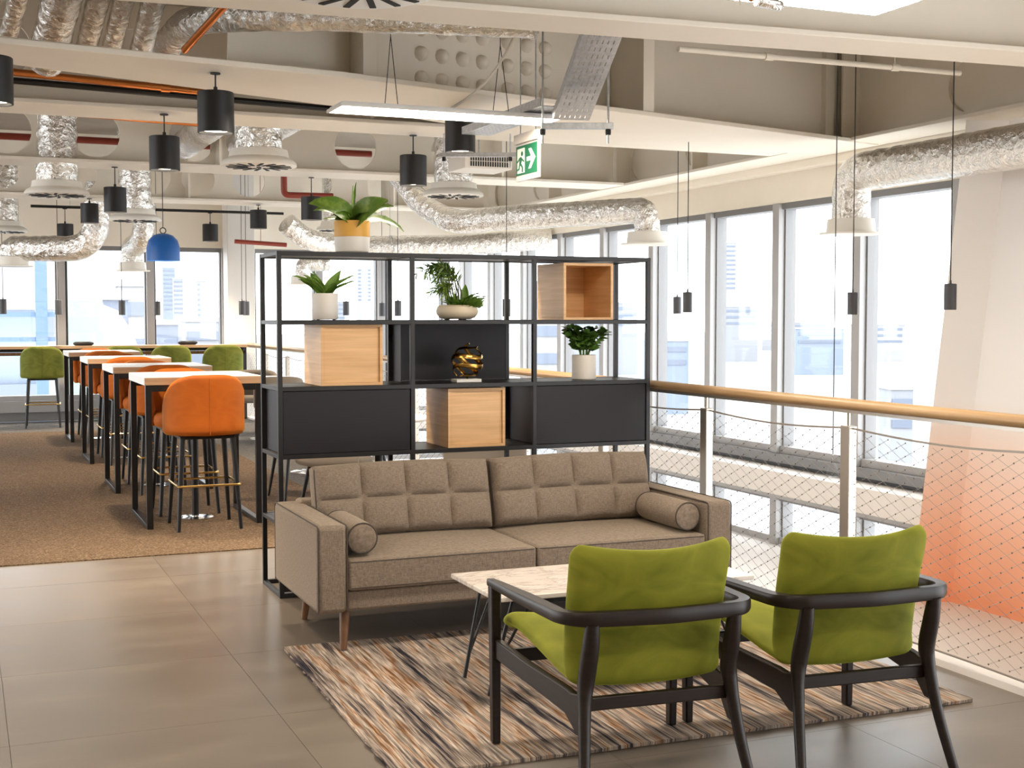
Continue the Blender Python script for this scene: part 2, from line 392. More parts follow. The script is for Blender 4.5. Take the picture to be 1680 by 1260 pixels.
def ceiling_beam(p, q, width, holes=(), zb=ZB, top=DECK, stiff=(), web=.03, mt='cream'):
    p, q = Vector((*p, 0)), Vector((*q, 0)); Ln = (q - p).length; ang = math.atan2(q.y - p.y, q.x - p.x)
    r = struct('ceiling_beam', (p.x, p.y, zb)); r.rotation_euler = (0, 0, ang)
    bx('flange', M[mt], 0, Ln, -width / 2, width / 2, 0, .03, r, .004)
    mb = MB(); holed(mb, 0, Ln, .03, top - zb, [(h[0], h[1] - zb, h[2]) for h in holes], lambda u, w, s: (u, s, w), web)
    mb.build('web', M[mt], r, smooth=False)
    for u in stiff: bx('stiffener', M[mt], u - .012, u + .012, -width / 2 + .02, width / 2 - .02, .03, top - zb, r)
    return r
ceiling_beam((-7.5, 6.78), (6.8, 5.74), .36, stiff=(4.2,))
ceiling_beam((-7.5, 9.83), (6.83, 9.93), .56, [(x + 7.5, 3.36, .20) for x in (-2, -1.1, .3, 1.2, 3.7)], stiff=(10.4,))
ceiling_beam((-7.5, 13.38), (6.85, 13.38), .56, [(x + 7.5, 3.254, .225) for x in (-2.8, -2.0, -1.18, -.37, .44, 1.248, 2.16, 2.72, 3.842, 4.9)], stiff=(9.9, 12.9))
ceiling_beam((-7.5, 17.2), (6.85, 17.2), .56, [(x + 7.5, 3.25, .21) for x in (-1.2, -.36, .5, 1.4, 2.3, 2.85, 3.5, 4.4, 5.3)], stiff=(10.2, 12.9))
pb = [(y, 3.24) for y in (.3, 2.0, 3.7, 5.4, 7.9, 9.4, 10.7, 11.93, 13.2, 14.6, 16, 17.4)]
pr = ceiling_beam((6.95, -2), (7.15, 19.4), .42, [(y + 2, 3.24, .2) for y in (.3, 2.0, 3.7, 5.4, 7.9, 9.4, 10.7, 11.93, 13.2, 14.6, 16, 17.4)], stiff=(8.4, 11.2, 13.7, 15.4, 17.3))
for y, z in pb: MB().lathe([(0, 0), (.23, 0), (.23, .012), (0, .012)], 24).build('hole_cover', M['cream'], pr, loc=(y + 2, -.018, z - ZB), rot=(PI / 2, 0, 0))
# the slanting transfer beam between the first two bays: a wide flange, a low upstand on the left, a deep web on the right
tb = struct('ceiling_beam')
near = [(-5.5, 7.05), (.226, 7.528), (2.152, 7.789), (4.712, 8.473), (7.2, 9.14)]
far = [(7.2, 9.9), (4.2, 9.75), (2.459, 8.908), (.241, 8.117), (-5.5, 6.9 + .55)]
MB().prism(near + far, ZB - .012, ZB + .022).build('flange', M['cream'], tb, .004)
MB().loft([(-5.5, 7.12, ZB + .02), (-5.5, 7.15, ZB + .02), (-5.5, 7.15, ZB + .125), (-5.5, 7.12, ZB + .125)], [(1.75, 7.79, ZB + .02), (1.75, 7.82, ZB + .02), (1.75, 7.82, ZB + .03), (1.75, 7.79, ZB + .03)]).build('web', M['cream'], tb, smooth=False)
def web_y(x): return 8.20 + (x - 1.55) * .262 if x < 4.75 else 9.04 + (x - 4.75) * .13
for a, b in ((1.55, 4.62), (4.62, 6.95)):
    MB().prism([(a, web_y(a)), (b, web_y(b)), (b, web_y(b) + .03), (a, web_y(a) + .03)], ZB + .022, DECK).build('web', M['cream'], tb, smooth=False)
for x, dy in ((2.46, .30), (4.66, .52), (6.8, .05)):
    y = web_y(x); MB().prism([(x - .075, y - dy - .02), (x + .025, y - dy), (x + .025, y), (x - .075, y - .0)], ZB + .022, DECK).build('stiffener', M['cream'], tb, .003)
stud = MB().lathe([(.052, 0), (.05, .02), (.036, .045), (.018, .055), (0, .057)], 10).mesh('stud', M['cream'])
for i in range(7):
    for j in range(4):
        x = 2.92 + i * .165 + (.05 if i > 3 else 0); place('stud', stud, tb, loc=(x, web_y(x) - .0, ZB + .16 + j * .165), rot=(PI / 2, 0, .26))
# bulkheads over the glazing
b1 = bx('wall_right', M['cream'], 7.44, 7.6, -6, 20, 2.6, DECK); b1['kind'] = 'structure'
b2 = bx('wall_far', M['cream'], -8, 7.6, 19.74, 19.95, 2.5, DECK); b2['kind'] = 'structure'
b3 = bx('trim_3', M['cream'], 7.27, 7.44, -3, 19.7, 2.88, 2.96); b3['kind'] = 'structure'

# ------------------------------------------------------------------ setting: glazing
def bay(n, horiz, fixed, a, b, z0, z1, thick=.10, opens=False):
    """one window bay between a and b along a wall; horiz: wall runs along x"""
    r = struct('window_%d' % n)
    def B(name, m, u0, u1, w0, w1, za, zb_, **k):
        return bx(name, m, u0, u1, fixed + w0, fixed + w1, za, zb_, r, **k) if horiz else bx(name, m, fixed + w0, fixed + w1, u0, u1, za, zb_, r, **k)
    B('pane', M['glass'], a + .05, b - .05, .045, .057, z0 + .05, z1 - .04)
    B('mullion', M['alu_light'], b - .055, b + .055, -.09, .10, z0, z1, bevel=.004)
    B('gasket', M['gasket'], a + .055, a + .09, -.02, .10, z0 + .05, z1 - .04)
    B('gasket', M['alu'], b - .075, b - .055, -.02, .10, z0 + .05, z1 - .04)
    B('sill', M['alu_light'], a + .055, b - .055, -.05, .10, z0, z0 + .07, bevel=.003)
    B('head', M['alu'], a + .055, b - .055, -.05, .10, z1 - .06, z1)
    return r
n = 1
for k in range(14):                                                   # right wall, upper storey, then lower storey
    y = 2.09 + 1.2685 * k; bay(n, False, 7.5, y, y + 1.2685, .146, 2.6); n += 1
for k in range(4, 14):
    y = 2.09 + 1.2685 * k; bay(n, False, 7.5, y, y + 1.2685, -.766, -.27); n += 1
for x in (-6.1, -4.87, -3.64, -2.4, -1.15, .1, 1.335, 2.56): bay(n, True, 19.8, x, x + 1.235 - (.14 if x > 2.5 else 0), .3, 2.5); n += 1
for x in (4.03, 5.02, 6.1): bay(n, True, 19.8, x, x + 1.05, .0, 2.5); n += 1
for x in (4.03, 5.02, 6.1): bay(n, True, 19.8, x, x + 1.05, -.766, -.27); n += 1
def st(name, m, *a, **k): o = bx(name, M[m], *a, **k); o['kind'] = 'structure'; return o
st('baseboard_far', 'alu', -8, 3.6, 19.72, 19.9, .005, .14); st('baseboard_far', 'alu_light', -8, 3.6, 19.66, 19.9, .14, .3)
st('trim_4', 'gasket', 7.40, 7.58, 8.32, 19.9, .03, .06); st('trim_5', 'alu', 7.38, 7.6, 8.32, 19.9, .06, .146)
st('trim_6', 'ledge', 7.12, 7.6, 8.32, 19.9, -.2, .02, bevel=.006); st('trim_7', 'alu_light', 7.36, 7.6, 8.32, 19.9, -.29, -.2)
st('trim_8', 'ledge', 3.9, 7.1, 19.55, 19.9, -.27, .0)
st('wall_corner', 'white', 3.62, 4.02, 19.35, 19.9, -.1, DECK, bevel=.01)
st('wall_below', 'ledge', 3.7, 3.9, -3, 19.8, -.95, -.3)
st('wall_added_back', 'cream', -8, 7.6, -6.2, -6, -.3, DECK); st('wall_added_left', 'cream', -8.2, -8, -6, 7, -.3, DECK)  # unseen walls added to cut the daylight from behind and the left
# the leaning column at the edge of the void
def slant(x, y, z): return (x, y - .1435 * z, z)
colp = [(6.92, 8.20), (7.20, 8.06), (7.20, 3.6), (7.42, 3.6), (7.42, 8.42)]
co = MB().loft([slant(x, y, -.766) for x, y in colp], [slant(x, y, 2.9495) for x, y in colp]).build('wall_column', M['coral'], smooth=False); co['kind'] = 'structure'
bx('bracket', M['ledge'], 6.98, 7.10, 8.36, 8.60, -.34, -.29, co, .004)

# ------------------------------------------------------------------ services: round ducts and diffusers
def crinkle(P, r, step=.05, amp=.035, seed=1):
    random.seed(seed); D = densify([Vector(p) for p in P], step); return D, [r * (1 + rnd(-amp, amp)) for _ in D]
def foil_duct(mb, P, r, seed=1, amp=.035, step=.05, n=18):
    D, R = crinkle(P, r, step, amp, seed); mb.tube(D, R, n)
def round_diffuser(x, y, z, R, label, top=DECK):
    t = thing('ceiling_diffuser', label, 'air diffuser', (x, y, z), 0, 'round ceiling diffusers')
    mb = MB(); foil_duct(mb, [(0, 0, .12 * R / .31), (0, 0, top - z)], R * .64, int(x * 100)); mb.build('duct', M['foil'], t, angle=70)
    k = R / .31
    MB().lathe([(R * .66, .135 * k), (R * .76, .13 * k), (R * .80, .068 * k), (R * .94, .045 * k), (R, .02 * k), (R, .0), (R * .96, -.006), (0, -.006)], 36).build('plate', M['plate_white'], t)
    vm = MB().box(R * .30, R * .86, -.013 * k, .013 * k, -.0105, -.006).mesh('vane', M['slot'], False)
    for i in range(16):
        g = 2 * PI * i / 16; place('vane', vm, t, loc=(R * .09 * math.sin(g), -R * .09 * math.cos(g), 0), rot=(0, 0, g))
    MB().lathe([(.02, -.012), (.02, -.006)], 10).build('screw', M['slot'], t)
    return t
p = hit(560, 12, Z=2.72); round_diffuser(p.x - .02, p.y - .31, 2.72, .31, 'large round swirl diffuser cut off by the top edge, right overhead')
round_diffuser(2.242, 10.60, 2.70, .30, 'round white swirl diffuser on a foil collar behind the largest black pendant')
round_diffuser(.889, 13.42, 2.66, .30, 'round swirl diffuser on a foil collar at the left, above the hanging black lamps')
round_diffuser(4.634, 12.58, 2.71, .305, 'round swirl diffuser left of the green exit sign')
p = hit(222, 362, Z=2.66); round_diffuser(p.x, p.y, 2.66, .31, 'small far swirl diffuser above the blue dome lamp')
p = hit(5, 380, Z=2.6); round_diffuser(p.x, p.y, 2.6, .31, 'far swirl diffuser at the left edge above the bent duct')
p = hit(553, 378, Z=2.66); round_diffuser(p.x, p.y, 2.66, .28, 'far swirl diffuser behind the ochre plant pot')
def boot(t, x, y, z, R=.2):                                           # flat cream terminal at the foot of a bent duct
    MB().lathe([(R * .60, .13), (R * .82, .125), (R * .86, .02), (R * 1.1, .015), (R * 1.1, 0), (0, 0)], 28, (x, y, z)).build('terminal', M['plate_white'], t)
def bent_duct(P, r, label, seed, term=None, rr=.25, amp=.03, hang=()):
    a = Vector(P[0]); t = thing('bent_duct', label, 'duct', a)
    mb = MB(); foil_duct(mb, [Vector(q) - a for q in rounded(P, rr, 7)], r, seed, amp); mb.build('duct', M['foil'], t, angle=70)
    if term: q = Vector(P[-1]) - a; boot(t, q.x, q.y, q.z - .12, term)
    for hx in hang:
        q = Vector(hx) - a; MB().tube([q, (q.x, q.y, DECK - a.z)], .004, 5).build('hanger', M['galv'], t)
        MB().tube([(q.x + .0, q.y + (r + .004) * math.cos(g), q.z + (r + .004) * math.sin(g)) for g in [2 * PI * k / 20 for k in range(20)]], .006, 5, closed=True).build('strap', M['galv'], t)
    return t
bent_duct([(6.72, 2.0, 2.66), (6.72, 8.87, 2.66), (6.72, 8.87, 2.28)], .155, 'long foil duct over the void, bending down at its far end', 3, .23)
e = at(1062, 372, 12.65)
bent_duct([at(655, 288, 14.5), at(690, 335, 14.3), at(745, 366, 14.0), at(815, 358, 13.7), at(1058, 345, 12.65), (e.x, e.y, 2.36), (e.x, e.y, 2.30)], .125, 'foil duct above the bookcase, curling down from the ceiling to a terminal', 4, .23, .2)
e = at(20, 430, 16.9)
bent_duct([at(162, 300, 16.8), at(155, 408, 16.8), at(22, 408, 16.9), (e.x, e.y, 2.25)], .165, 'foil duct with two bends at the far left window', 5, .24, .35)
e = at(217, 430, 18.4)
bent_duct([at(238, 320, 17.9), at(235, 395, 17.9), at(217, 405, 18.4), (e.x, e.y, 2.24)], .15, 'short foil duct dropping beside the blue dome lamp', 6, .22, .25)
e = at(497, 445, 18.6)
bent_duct([at(470, 366, 17.0), at(500, 392, 17.2), at(560, 405, 17.6), at(760, 402, 17.8), at(905, 392, 17.8)], .14, 'far foil duct running behind the ochre plant pot', 7, None, .3, hang=(at(640, 404, 17.6),))
bent_duct([at(540, 432, 18.7), at(497, 432, 18.6), (e.x, e.y, 2.06)], .11, 'small foil elbow seen through the upper left bay of the bookcase', 8, .2, .2, hang=(at(530, 432, 18.68),))
# big ducts in the near left bay
bent_duct([at(262, 88, 8.7), at(312, 30, 7.9), at(420, 24, 7.55), at(640, 26, 7.3), at(880, 36, 7.1)], .092, 'large foil duct crossing the top left corner toward the bright panel', 9, None, .4, .05)
for i, (x0, r_, lb) in enumerate(((18, .055, 'foil duct at the top left corner, first from the edge'), (90, .115, 'thick crinkled foil duct at the top left, second from the edge'), (150, .065, 'slim foil duct at the top left, third from the edge'), (192, .062, 'slanted foil duct at the top left, fourth from the edge'), (241, .068, 'slanted foil duct at the top left, next to the bent duct'))):
    bent_duct([at(x0 - 14, 100, 8.35), at(x0 + 26, -60, 7.35)], r_, lb, 20 + i, None, .1, .05)
for x, lb in ((2.16, 'left of two parallel foil ducts behind the second black pendant'), (2.72, 'right of two parallel foil ducts behind the second black pendant')):
    bent_duct([(x, 11.2, 3.25), (x, 13.86, 3.25)], .14, lb, int(30 + x * 9), None, .1, .04)

def pipe_thing(name, P, r, m, label, cat='pipe', fit=None, rr=.06, hang=()):
    a = Vector(P[0]); t = thing(name, label, cat, a)
    MB().tube([Vector(q) - a for q in (rounded(P, rr, 5) if len(P) > 2 else P)], r, 10).build('tube', M[m], t)
    for q in fit or []: q = Vector(q) - a; MB().tube([q - Vector((.03, 0, 0)), q + Vector((.03, 0, 0))], r * 1.35, 10).build('coupling', M[m], t)
    for f in hang:
        q = (Vector(P[-1]) - a) * f; MB().tube([q, (q.x, q.y, DECK - a.z)], .004, 5).build('hanger', M[m], t)
    return t
a, b = hit(0, 116, Y=9.2), hit(335, 151, Y=9.2)
pipe_thing('copper_pipe', [a + (a - b) * 2, b + Vector((.0, 0, 0))], .024, 'copper', 'copper pipe behind the slanting beam at the upper left', fit=[a.lerp(b, .8)])
a, b = hit(0, 130, Y=9.3), hit(560, 180, Y=9.3); pipe_thing('black_pipe', [a + (a - b) * 2, b + (b - a) * .08], .022, 'black', 'black pipe running just under the copper pipe')
a, b = hit(95, 186, Y=10.5), hit(345, 206, Y=10.5); pipe_thing('copper_pipe', [a + (a - b) * 2, b], .016, 'copper', 'thin copper pipe below the second beam, above the small round holes')
pipe_thing('copper_pipe', [at(303, 82, 7.4), at(374, 4, 6.9)], .022, 'copper', 'steep copper pipe crossing the large bent foil duct')
pipe_thing('sprinkler_pipe', [(-6, 14.0, 3.27), (4.2, 14.0, 3.27)], .035, 'red', 'long dark red pipe seen through the round beam holes')
q = hit(466, 320, Y=14.4); pipe_thing('sprinkler_pipe', [(q.x, q.y, DECK), (q.x, q.y, q.z), tuple(hit(546, 322, Y=14.4))], .035, 'red', 'short red pipe with an elbow beside the ochre potted plant')
pipe_thing('sprinkler_pipe', [hit(1076, 320, Y=13.7), hit(1122, 323, Y=13.7)], .03, 'red', 'short red pipe near the right windows, above the bent duct')
pipe_thing('sprinkler_pipe', [hit(385, 396, Y=18.2), hit(470, 402, Y=18.2)], .03, 'red', 'short far red pipe left of the bookcase top', hang=(.5,))
a, b = hit(1113, 80, Y=7.0), hit(1575, 120, Y=7.0)
cp_ = []
pipe_thing('cream_pipe', [a, b], .018, 'cream', 'cream painted pipe hung under the near right beam', fit=[a.lerp(b, .3), a.lerp(b, .75)], hang=(.3, .75))

# cable trays
def cable_tray(name, p, q, w, label, side=.05, rungs=True):
    p, q = Vector(p), Vector(q); L_ = (q - p).length; t = thing(name, label, 'cable tray', p)
    t.rotation_mode = 'QUATERNION'
    z = (q - p).normalized(); xa = Vector((0, 0, 1)).cross(z).normalized() if abs(z.z) < .99 else Vector((1, 0, 0)); ya = z.cross(xa)
    t.rotation_quaternion = Matrix((xa, ya, z)).transposed().to_quaternion()
    n = int(L_ / .06); cols = 7; mb = MB()
    xs = [-w / 2 + w * i / cols for i in range(cols + 1)]
    for i in range(cols): mb.box(xs[i] + .003, xs[i + 1] - .003, 0, .004, 0, L_)
    for j in range(n + 1):                                            # cross webs leave rows of slots
        zz = L_ * j / n; mb.box(-w / 2, w / 2, .0005, .0035, max(0, zz - .016), min(L_, zz + .016))
    mb.build('perforated_bed', M['galv'], t, smooth=False)
    for s in (-1, 1): bx('side', M['galv'], s * w / 2 - .003, s * w / 2 + .003, 0, side, 0, L_, t)
    return t
A0 = at(937, 197, 7.75); A1 = at(990, 55, 7.05)
cable_tray('cable_tray', A0, A1 + (A1 - A0) * .5, .215, 'sloping perforated steel tray rising to the top beam')
hp = hit(880, 222, Z=2.74)
cable_tray('cable_tray', (A0.x - .05, A0.y + .1, 2.74), (A0.x - .05, 8.5, 2.74), .2, 'level steel cable tray running back behind the exit sign')
def strut_hanger(px0, px1, py, d, label, rods):
    p, q = at(px0, py, d), at(px1, py + 5, d); q.z = p.z; t = thing('strut_hanger', label, 'hanger', p)
    MB().beam((0, 0, 0), q - p, .04, .035).build('channel', M['galv'], t, .002)
    for f in rods:
        c = (q - p) * f; MB().tube([(c.x, c.y, -.1), (c.x, c.y, DECK - p.z)], .006, 6).build('rod', M['galv'], t)
        MB().lathe([(.015, -.03), (.017, -.02), (.017, 0), (.01, .005)], 8, (c.x, c.y, -.02)).build('nut', M['slot'], t)
strut_hanger(888, 1006, 207, 7.6, 'steel strut on threaded rods under the sloping tray', (.02, .93))
strut_hanger(722, 850, 254, 10.5, 'far steel strut on threaded rods left of the exit sign', (.05, .9))
# slotted grille box left of the exit sign
g0 = hit(785, 262, Y=10.2); t = thing('grille_box', 'white slotted box hanging left of the green exit sign', 'air grille', (g0.x - .12, g0.y, g0.z - .07))
bx('case', M['plate_white'], 0, .42, 0, .4, 0, .12, t, .005)
bm_ = MB().box(-.006, .006, -.004, .002, -.02, .02).mesh('slot', M['slot'], False)
for i in range(16):
    for j in range(2): place('slot', bm_, t, loc=(.055 + i * .0215, 0, .037 + j * .046))
MB().tube([(.2, .2, .12), (.2, .2, DECK - t.location.z)], .006, 6).build('rod', M['galv'], t)
# exit sign, its face along the depth of the room
e0 = at(848, 266, 8.7); e1 = hit(883, 256, X=e0.x)
t = thing('exit_sign', 'green exit sign with running figure and white arrow', 'sign', (e0.x, e0.y, e0.z), 0)
w_, h_ = e0.y - e1.y, .195
def face(name, m, poly, off): MB().prism([(y, z) for y, z in poly], 0, .002).build(name, M[m], t, smooth=False, rot=(PI / 2, 0, -PI / 2), loc=(off, 0, 0))
bx('backing', M['acrylic'], -.004, .012, -w_ - .015, .0, -h_ / 2 - .035, h_ / 2 + .012, t, .002)
face('green_face', 'green_sign', [(.004, -h_ / 2 + .002), (w_ - .004, -h_ / 2 + .002), (w_ - .004, h_ / 2 - .002), (.004, h_ / 2 - .002)], -.0045)
W_ = w_
face('door_symbol', 'sign_white', [(.08 * W_, -.42 * h_), (.42 * W_, -.42 * h_), (.42 * W_, .40 * h_), (.08 * W_, .40 * h_)], -.0065)
cx = .25 * W_
face('figure_symbol', 'green_sign', [(cx + .02 * W_, .12 * h_), (cx + .07 * W_, .06 * h_), (cx + .17 * W_, -.04 * h_), (cx + .15 * W_, -.08 * h_), (cx + .05 * W_, -.0 * h_), (cx + .02 * W_, -.1 * h_), (cx + .10 * W_, -.22 * h_), (cx + .10 * W_, -.40 * h_), (cx + .05 * W_, -.40 * h_), (cx + .05 * W_, -.24 * h_), (cx - .03 * W_, -.15 * h_), (cx - .06 * W_, -.30 * h_), (cx - .16 * W_, -.33 * h_), (cx - .16 * W_, -.28 * h_), (cx - .09 * W_, -.24 * h_), (cx - .05 * W_, .02 * h_), (cx - .15 * W_, -.06 * h_), (cx - .17 * W_, -.02 * h_), (cx - .06 * W_, .10 * h_)], -.0085)
face('figure_head', 'green_sign', [(cx + .06 * W_ + .045 * W_ * math.cos(k * PI / 6), .22 * h_ + .08 * h_ * math.sin(k * PI / 6)) for k in range(12)], -.0085)
ax = .52 * W_
face('arrow_symbol', 'sign_white', [(ax, -.07 * h_), (ax + .21 * W_, -.07 * h_), (ax + .08 * W_, -.33 * h_), (ax + .20 * W_, -.33 * h_), (ax + .40 * W_, 0), (ax + .20 * W_, .33 * h_), (ax + .08 * W_, .33 * h_), (ax + .21 * W_, .07 * h_), (ax, .07 * h_)], -.0065)
bx('housing', M['acrylic'], -.02, .03, -w_ - .01, .01, h_ / 2 + .012, h_ / 2 + .075, t, .004)
for yy in (-.05, -w_ + .05): MB().tube([(.005, yy, h_ / 2 + .07), (.005, yy, DECK - t.location.z)], .004, 6).build('rod', M['galv'], t)

# ------------------------------------------------------------------ lights
def led_panel(x0, x1, y0, y1, z, label, power=1):
    t = thing('light_panel', label, 'ceiling light', (x0, y0, z)); w, h = x1 - x0, y1 - y0
    for a_ in ((0, w, 0, .014), (0, w, h - .014, h), (0, .014, .014, h - .014), (w - .014, w, .014, h - .014)): bx('frame', M['white'], *a_, 0, .018, t)
    bx('diffuser', M['led'], .014, w - .014, .014, h - .014, .003, .012, t)
    bx('housing', M['white'], .014, w - .014, .014, h - .014, .0125, .03, t)
    for fx in (.25, .75):
        for fy in (.02, h - .02): MB().tube([(w * fx, fy, .018), (w * fx, h / 2, .45), (w * fx, h / 2, DECK - z)], .0025, 5).build('wire', M['cable'], t)
    return t
led_panel(2.03, 3.43, 7.37, 7.68, 2.7, 'long glowing light panel hung under the beams left of the exit sign')
led_panel(2.30, 3.70, 4.41, 4.73, 2.8, 'glowing light panel cut off by the top right edge')
for x, y, lb in ((-1.2, 4.41, 'added light panel out of view, left of the nearest diffuser'), (.6, 1.2, 'added light panel out of view above the camera'), (-2.6, 1.2, 'added light panel out of view, far left of the camera'), (-3.2, 7.4, 'added light panel out of view, left of the copper pipe'), (-3.5, 11, 'added light panel out of view, left of the second bar table'), (-3.5, 14.5, 'added light panel out of view, left of the third bar table')):
    led_panel(x, x + 1.4, y, y + .32, 2.8, lb)  # unseen panels continuing the ceiling lights, added to brighten the room
M['slot_drum'] = mat('matt_black_shade', (.010, .0095, .010), .5)
def drum_lamp(p, label):
    r_, h2 = .107, .24
    t = thing('drum_pendant', label, 'pendant lamp', p, 0, 'black drum pendants over the bar tables')
    MB().lathe([(r_ - .014, -h2 / 2 + .02), (r_ - .010, -h2 / 2), (r_, -h2 / 2), (r_, h2 / 2 - .004), (r_ - .004, h2 / 2), (.012, h2 / 2), (0, h2 / 2)], 32).build('shade', M['slot_drum'], t)
    MB().lathe([(0, -h2 / 2 + .018), (r_ - .014, -h2 / 2 + .018), (r_ - .014, -h2 / 2 + .024), (0, -h2 / 2 + .024)], 24).build('lens', M['bulb'], t)
    MB().lathe([(.012, h2 / 2), (.012, h2 / 2 + .03), (.005, h2 / 2 + .035)], 10).build('grip', M['cable'], t)
    MB().tube([(0, 0, h2 / 2 + .03), (0, 0, ZB - .012 - p[2])], .005, 6).build('cord', M['cable'], t)
    MB().lathe([(0, -.006), (.03, -.006), (.03, .002), (0, .002)], 14, (0, 0, ZB - .014 - p[2])).build('ceiling_rose', M['cable'], t)
    l = bpy.data.lights.new('lamp_light', 'SPOT'); l.energy = SPOT_POWER; l.spot_size = 1.7; l.spot_blend = .8; l.color = (1, .82, .60); l.shadow_soft_size = .06
    lo = bpy.data.objects.new('lamp_light', l); C.objects.link(lo); lo.parent = t; lo.location = (0, 0, -h2 / 2 - .01)
for px, py, Y, lb in ((354, 185, 7.95, 'largest black drum pendant, nearest of the left row'), (270, 252, 9.7, 'second black drum pendant of the left row, below the round holes'), (189, 328, 13.3, 'third black drum pendant of the left row, hanging low between two diffusers'), (147, 350, 17.0, 'fourth black drum pendant of the left row, right of the low left diffuser'), (107, 382, 18.7, 'smallest black drum pendant at the far end of the left row'),
                   (755, 222, 8.75, 'black drum pendant partly behind the long light panel'), (678, 280, 10.05, 'black drum pendant left of the round diffuser near the exit sign'), (511, 342, 13.5, 'black drum pendant beside the large leafy plant'), (424, 360, 17.1, 'black drum pendant left of the red elbow pipe'), (345, 382, 18.7, 'farthest black drum pendant of the right row, right of the blue dome lamp'), (-14, 132, 7.4, 'black drum pendant cut off by the left edge')):
    drum_lamp(hit(px, py, Y=Y), lb)
t = thing('lighting_conduit', 'thin black conduit carrying the farthest drum pendants', 'conduit', (.9, 18.7, ZB + .008))
MB().tube([(0, 0, 0), (3.4, 0, 0)], .02, 8).build('tube', M['black'], t)
for x in (.5, 2.9): MB().tube([(x, 0, 0), (x, 0, DECK - ZB - .008)], .005, 6).build('rod', M['galv'], t)
def slim_lamp(p, label, r_=.04, h2=.17):
    t = thing('slim_pendant', label, 'pendant lamp', p, 0, 'slim grey pendants along the windows')
    MB().lathe([(0, -h2 / 2 + .01), (r_ - .006, -h2 / 2 + .01), (r_ - .004, -h2 / 2), (r_, -h2 / 2), (r_, h2 / 2 - .003), (r_ - .003, h2 / 2), (.008, h2 / 2 + .002), (.006, h2 / 2 + .025)], 20).build('shade', M['slim'], t)
    MB().tube([(0, 0, h2 / 2), (0, 0, DECK - p[2])], .004, 5).build('cord', M['cable'], t)
M['slim'] = mat('graphite_shade', (.06, .06, .065), .5)
for px, py, X, Y, lb in ((1559, 487, 6.0, None, 'slim pendant in front of the leaning column'), (1128, 496, 5.6, None, 'larger of the two slim pendants right of the bookcase'), (1111, 501, 6.6, None, 'smaller of the two slim pendants right of the bookcase'), (1399, 498, 6.3, None, 'slim pendant below the terminal of the long duct'),
                      (5, 503, None, 18.9, 'slim pendant at the left edge of the far window'), (96, 504, None, 18.9, 'slim pendant in front of the far mullion left of the pale spire'), (200, 505, None, 18.9, 'slim pendant below the short foil duct'), (258, 506, None, 19.3, 'slim pendant right of the mullion under the blue dome lamp'),
                      (397, 505, None, 18.6, 'slim pendant in front of the white corner column'), (404, 506, None, 19.0, 'slim pendant just behind another at the white corner column'), (568, 506, None, 18.4, 'slim pendant beyond the white fern pot'), (627, 508, None, 19.2, 'slim pendant beyond the wooden box, right of the white fern pot'), (653, 506, None, 16.2, 'slim pendant beyond the second post of the bookcase'), (831, 505, 4.9, None, 'slim pendant beyond the bowl of plants')):
    q = hit(px, py, X=X, Y=Y); slim_lamp(q, lb, .045 if Y else .04, .2 if Y else .17)
q = hit(268, 428, Y=16.6)
t = thing('dome_pendant', 'blue dome pendant hanging in front of the far windows', 'pendant lamp', q)
MB().lathe([(.0, .335), (.05, .333), (.12, .31), (.175, .25), (.20, .16), (.203, 0), (.195, 0), (.19, .155), (.165, .24), (.11, .30), (0, .32)], 36).build('shade', M['blue'], t)
MB().lathe([(.0, .06), (.05, .08), (.06, .13), (.03, .2), (0, .22)], 16).build('bulb', M['bulb'], t)
MB().tube([(.035 * math.sin(g), 0, .37 + .035 * math.cos(g)) for g in [2 * PI * k / 14 for k in range(14)]], .006, 6, closed=True).build('ring', M['black'], t)
MB().tube([(0, 0, .40), (0, 0, DECK - q.z)], .005, 6).build('cord', M['cable'], t)
q = hit(1366, 782, X=6.0)
t = thing('glass_pendant', 'clear glass drop hanging on a long thin wire before the windows', 'pendant lamp', q)
MB().lathe([(0, 0), (.05, 0), (.045, .03), (.02, .10), (.008, .16), (0, .18)], 16).build('glass_drop', M['glass'], t)
MB().tube([(0, 0, .17), (0, 0, DECK - q.z)], .004, 5).build('cord', M['cable'], t)
# loose white cable by the studs, and the plug beside the near panel
a, b = at(884, 55, 7.2), at(775, 180, 7.6)
a.z = DECK; b.z = 2.745; b.y = 7.5; b.x = 2.75
t = tag(MB().tube(bez(Vector((0, 0, 0)), (b - a) * .5 + Vector((.25, 0, -.30)), b - a, 12), .008, 6).build('loose_cable', M['cable_white'], loc=a), 'loose cream cable sagging onto the long light panel', 'cable')
a = at(1190, 6, 4.75)
t = thing('cable_plug', 'white cable loop with orange plug beside the top light panel', 'cable', a)
MB().tube([Vector((.035 * math.cos(g) + .03, 0, .03 * math.sin(g) + .01 * g)) for g in [.6 * k for k in range(12)]], .004, 6).build('loop', M['cable_white'], t)
MB().beam((.06, 0, .05), (.12, 0, .03), .025, .025).build('plug', M['orange'], t, .003)
mb = MB(); foil_duct(mb, [(.15, .03, .03), (.26, .03, .02)], .02, 3, .12, .02, 8); mb.build('foil_sleeve', M['foil'], t)

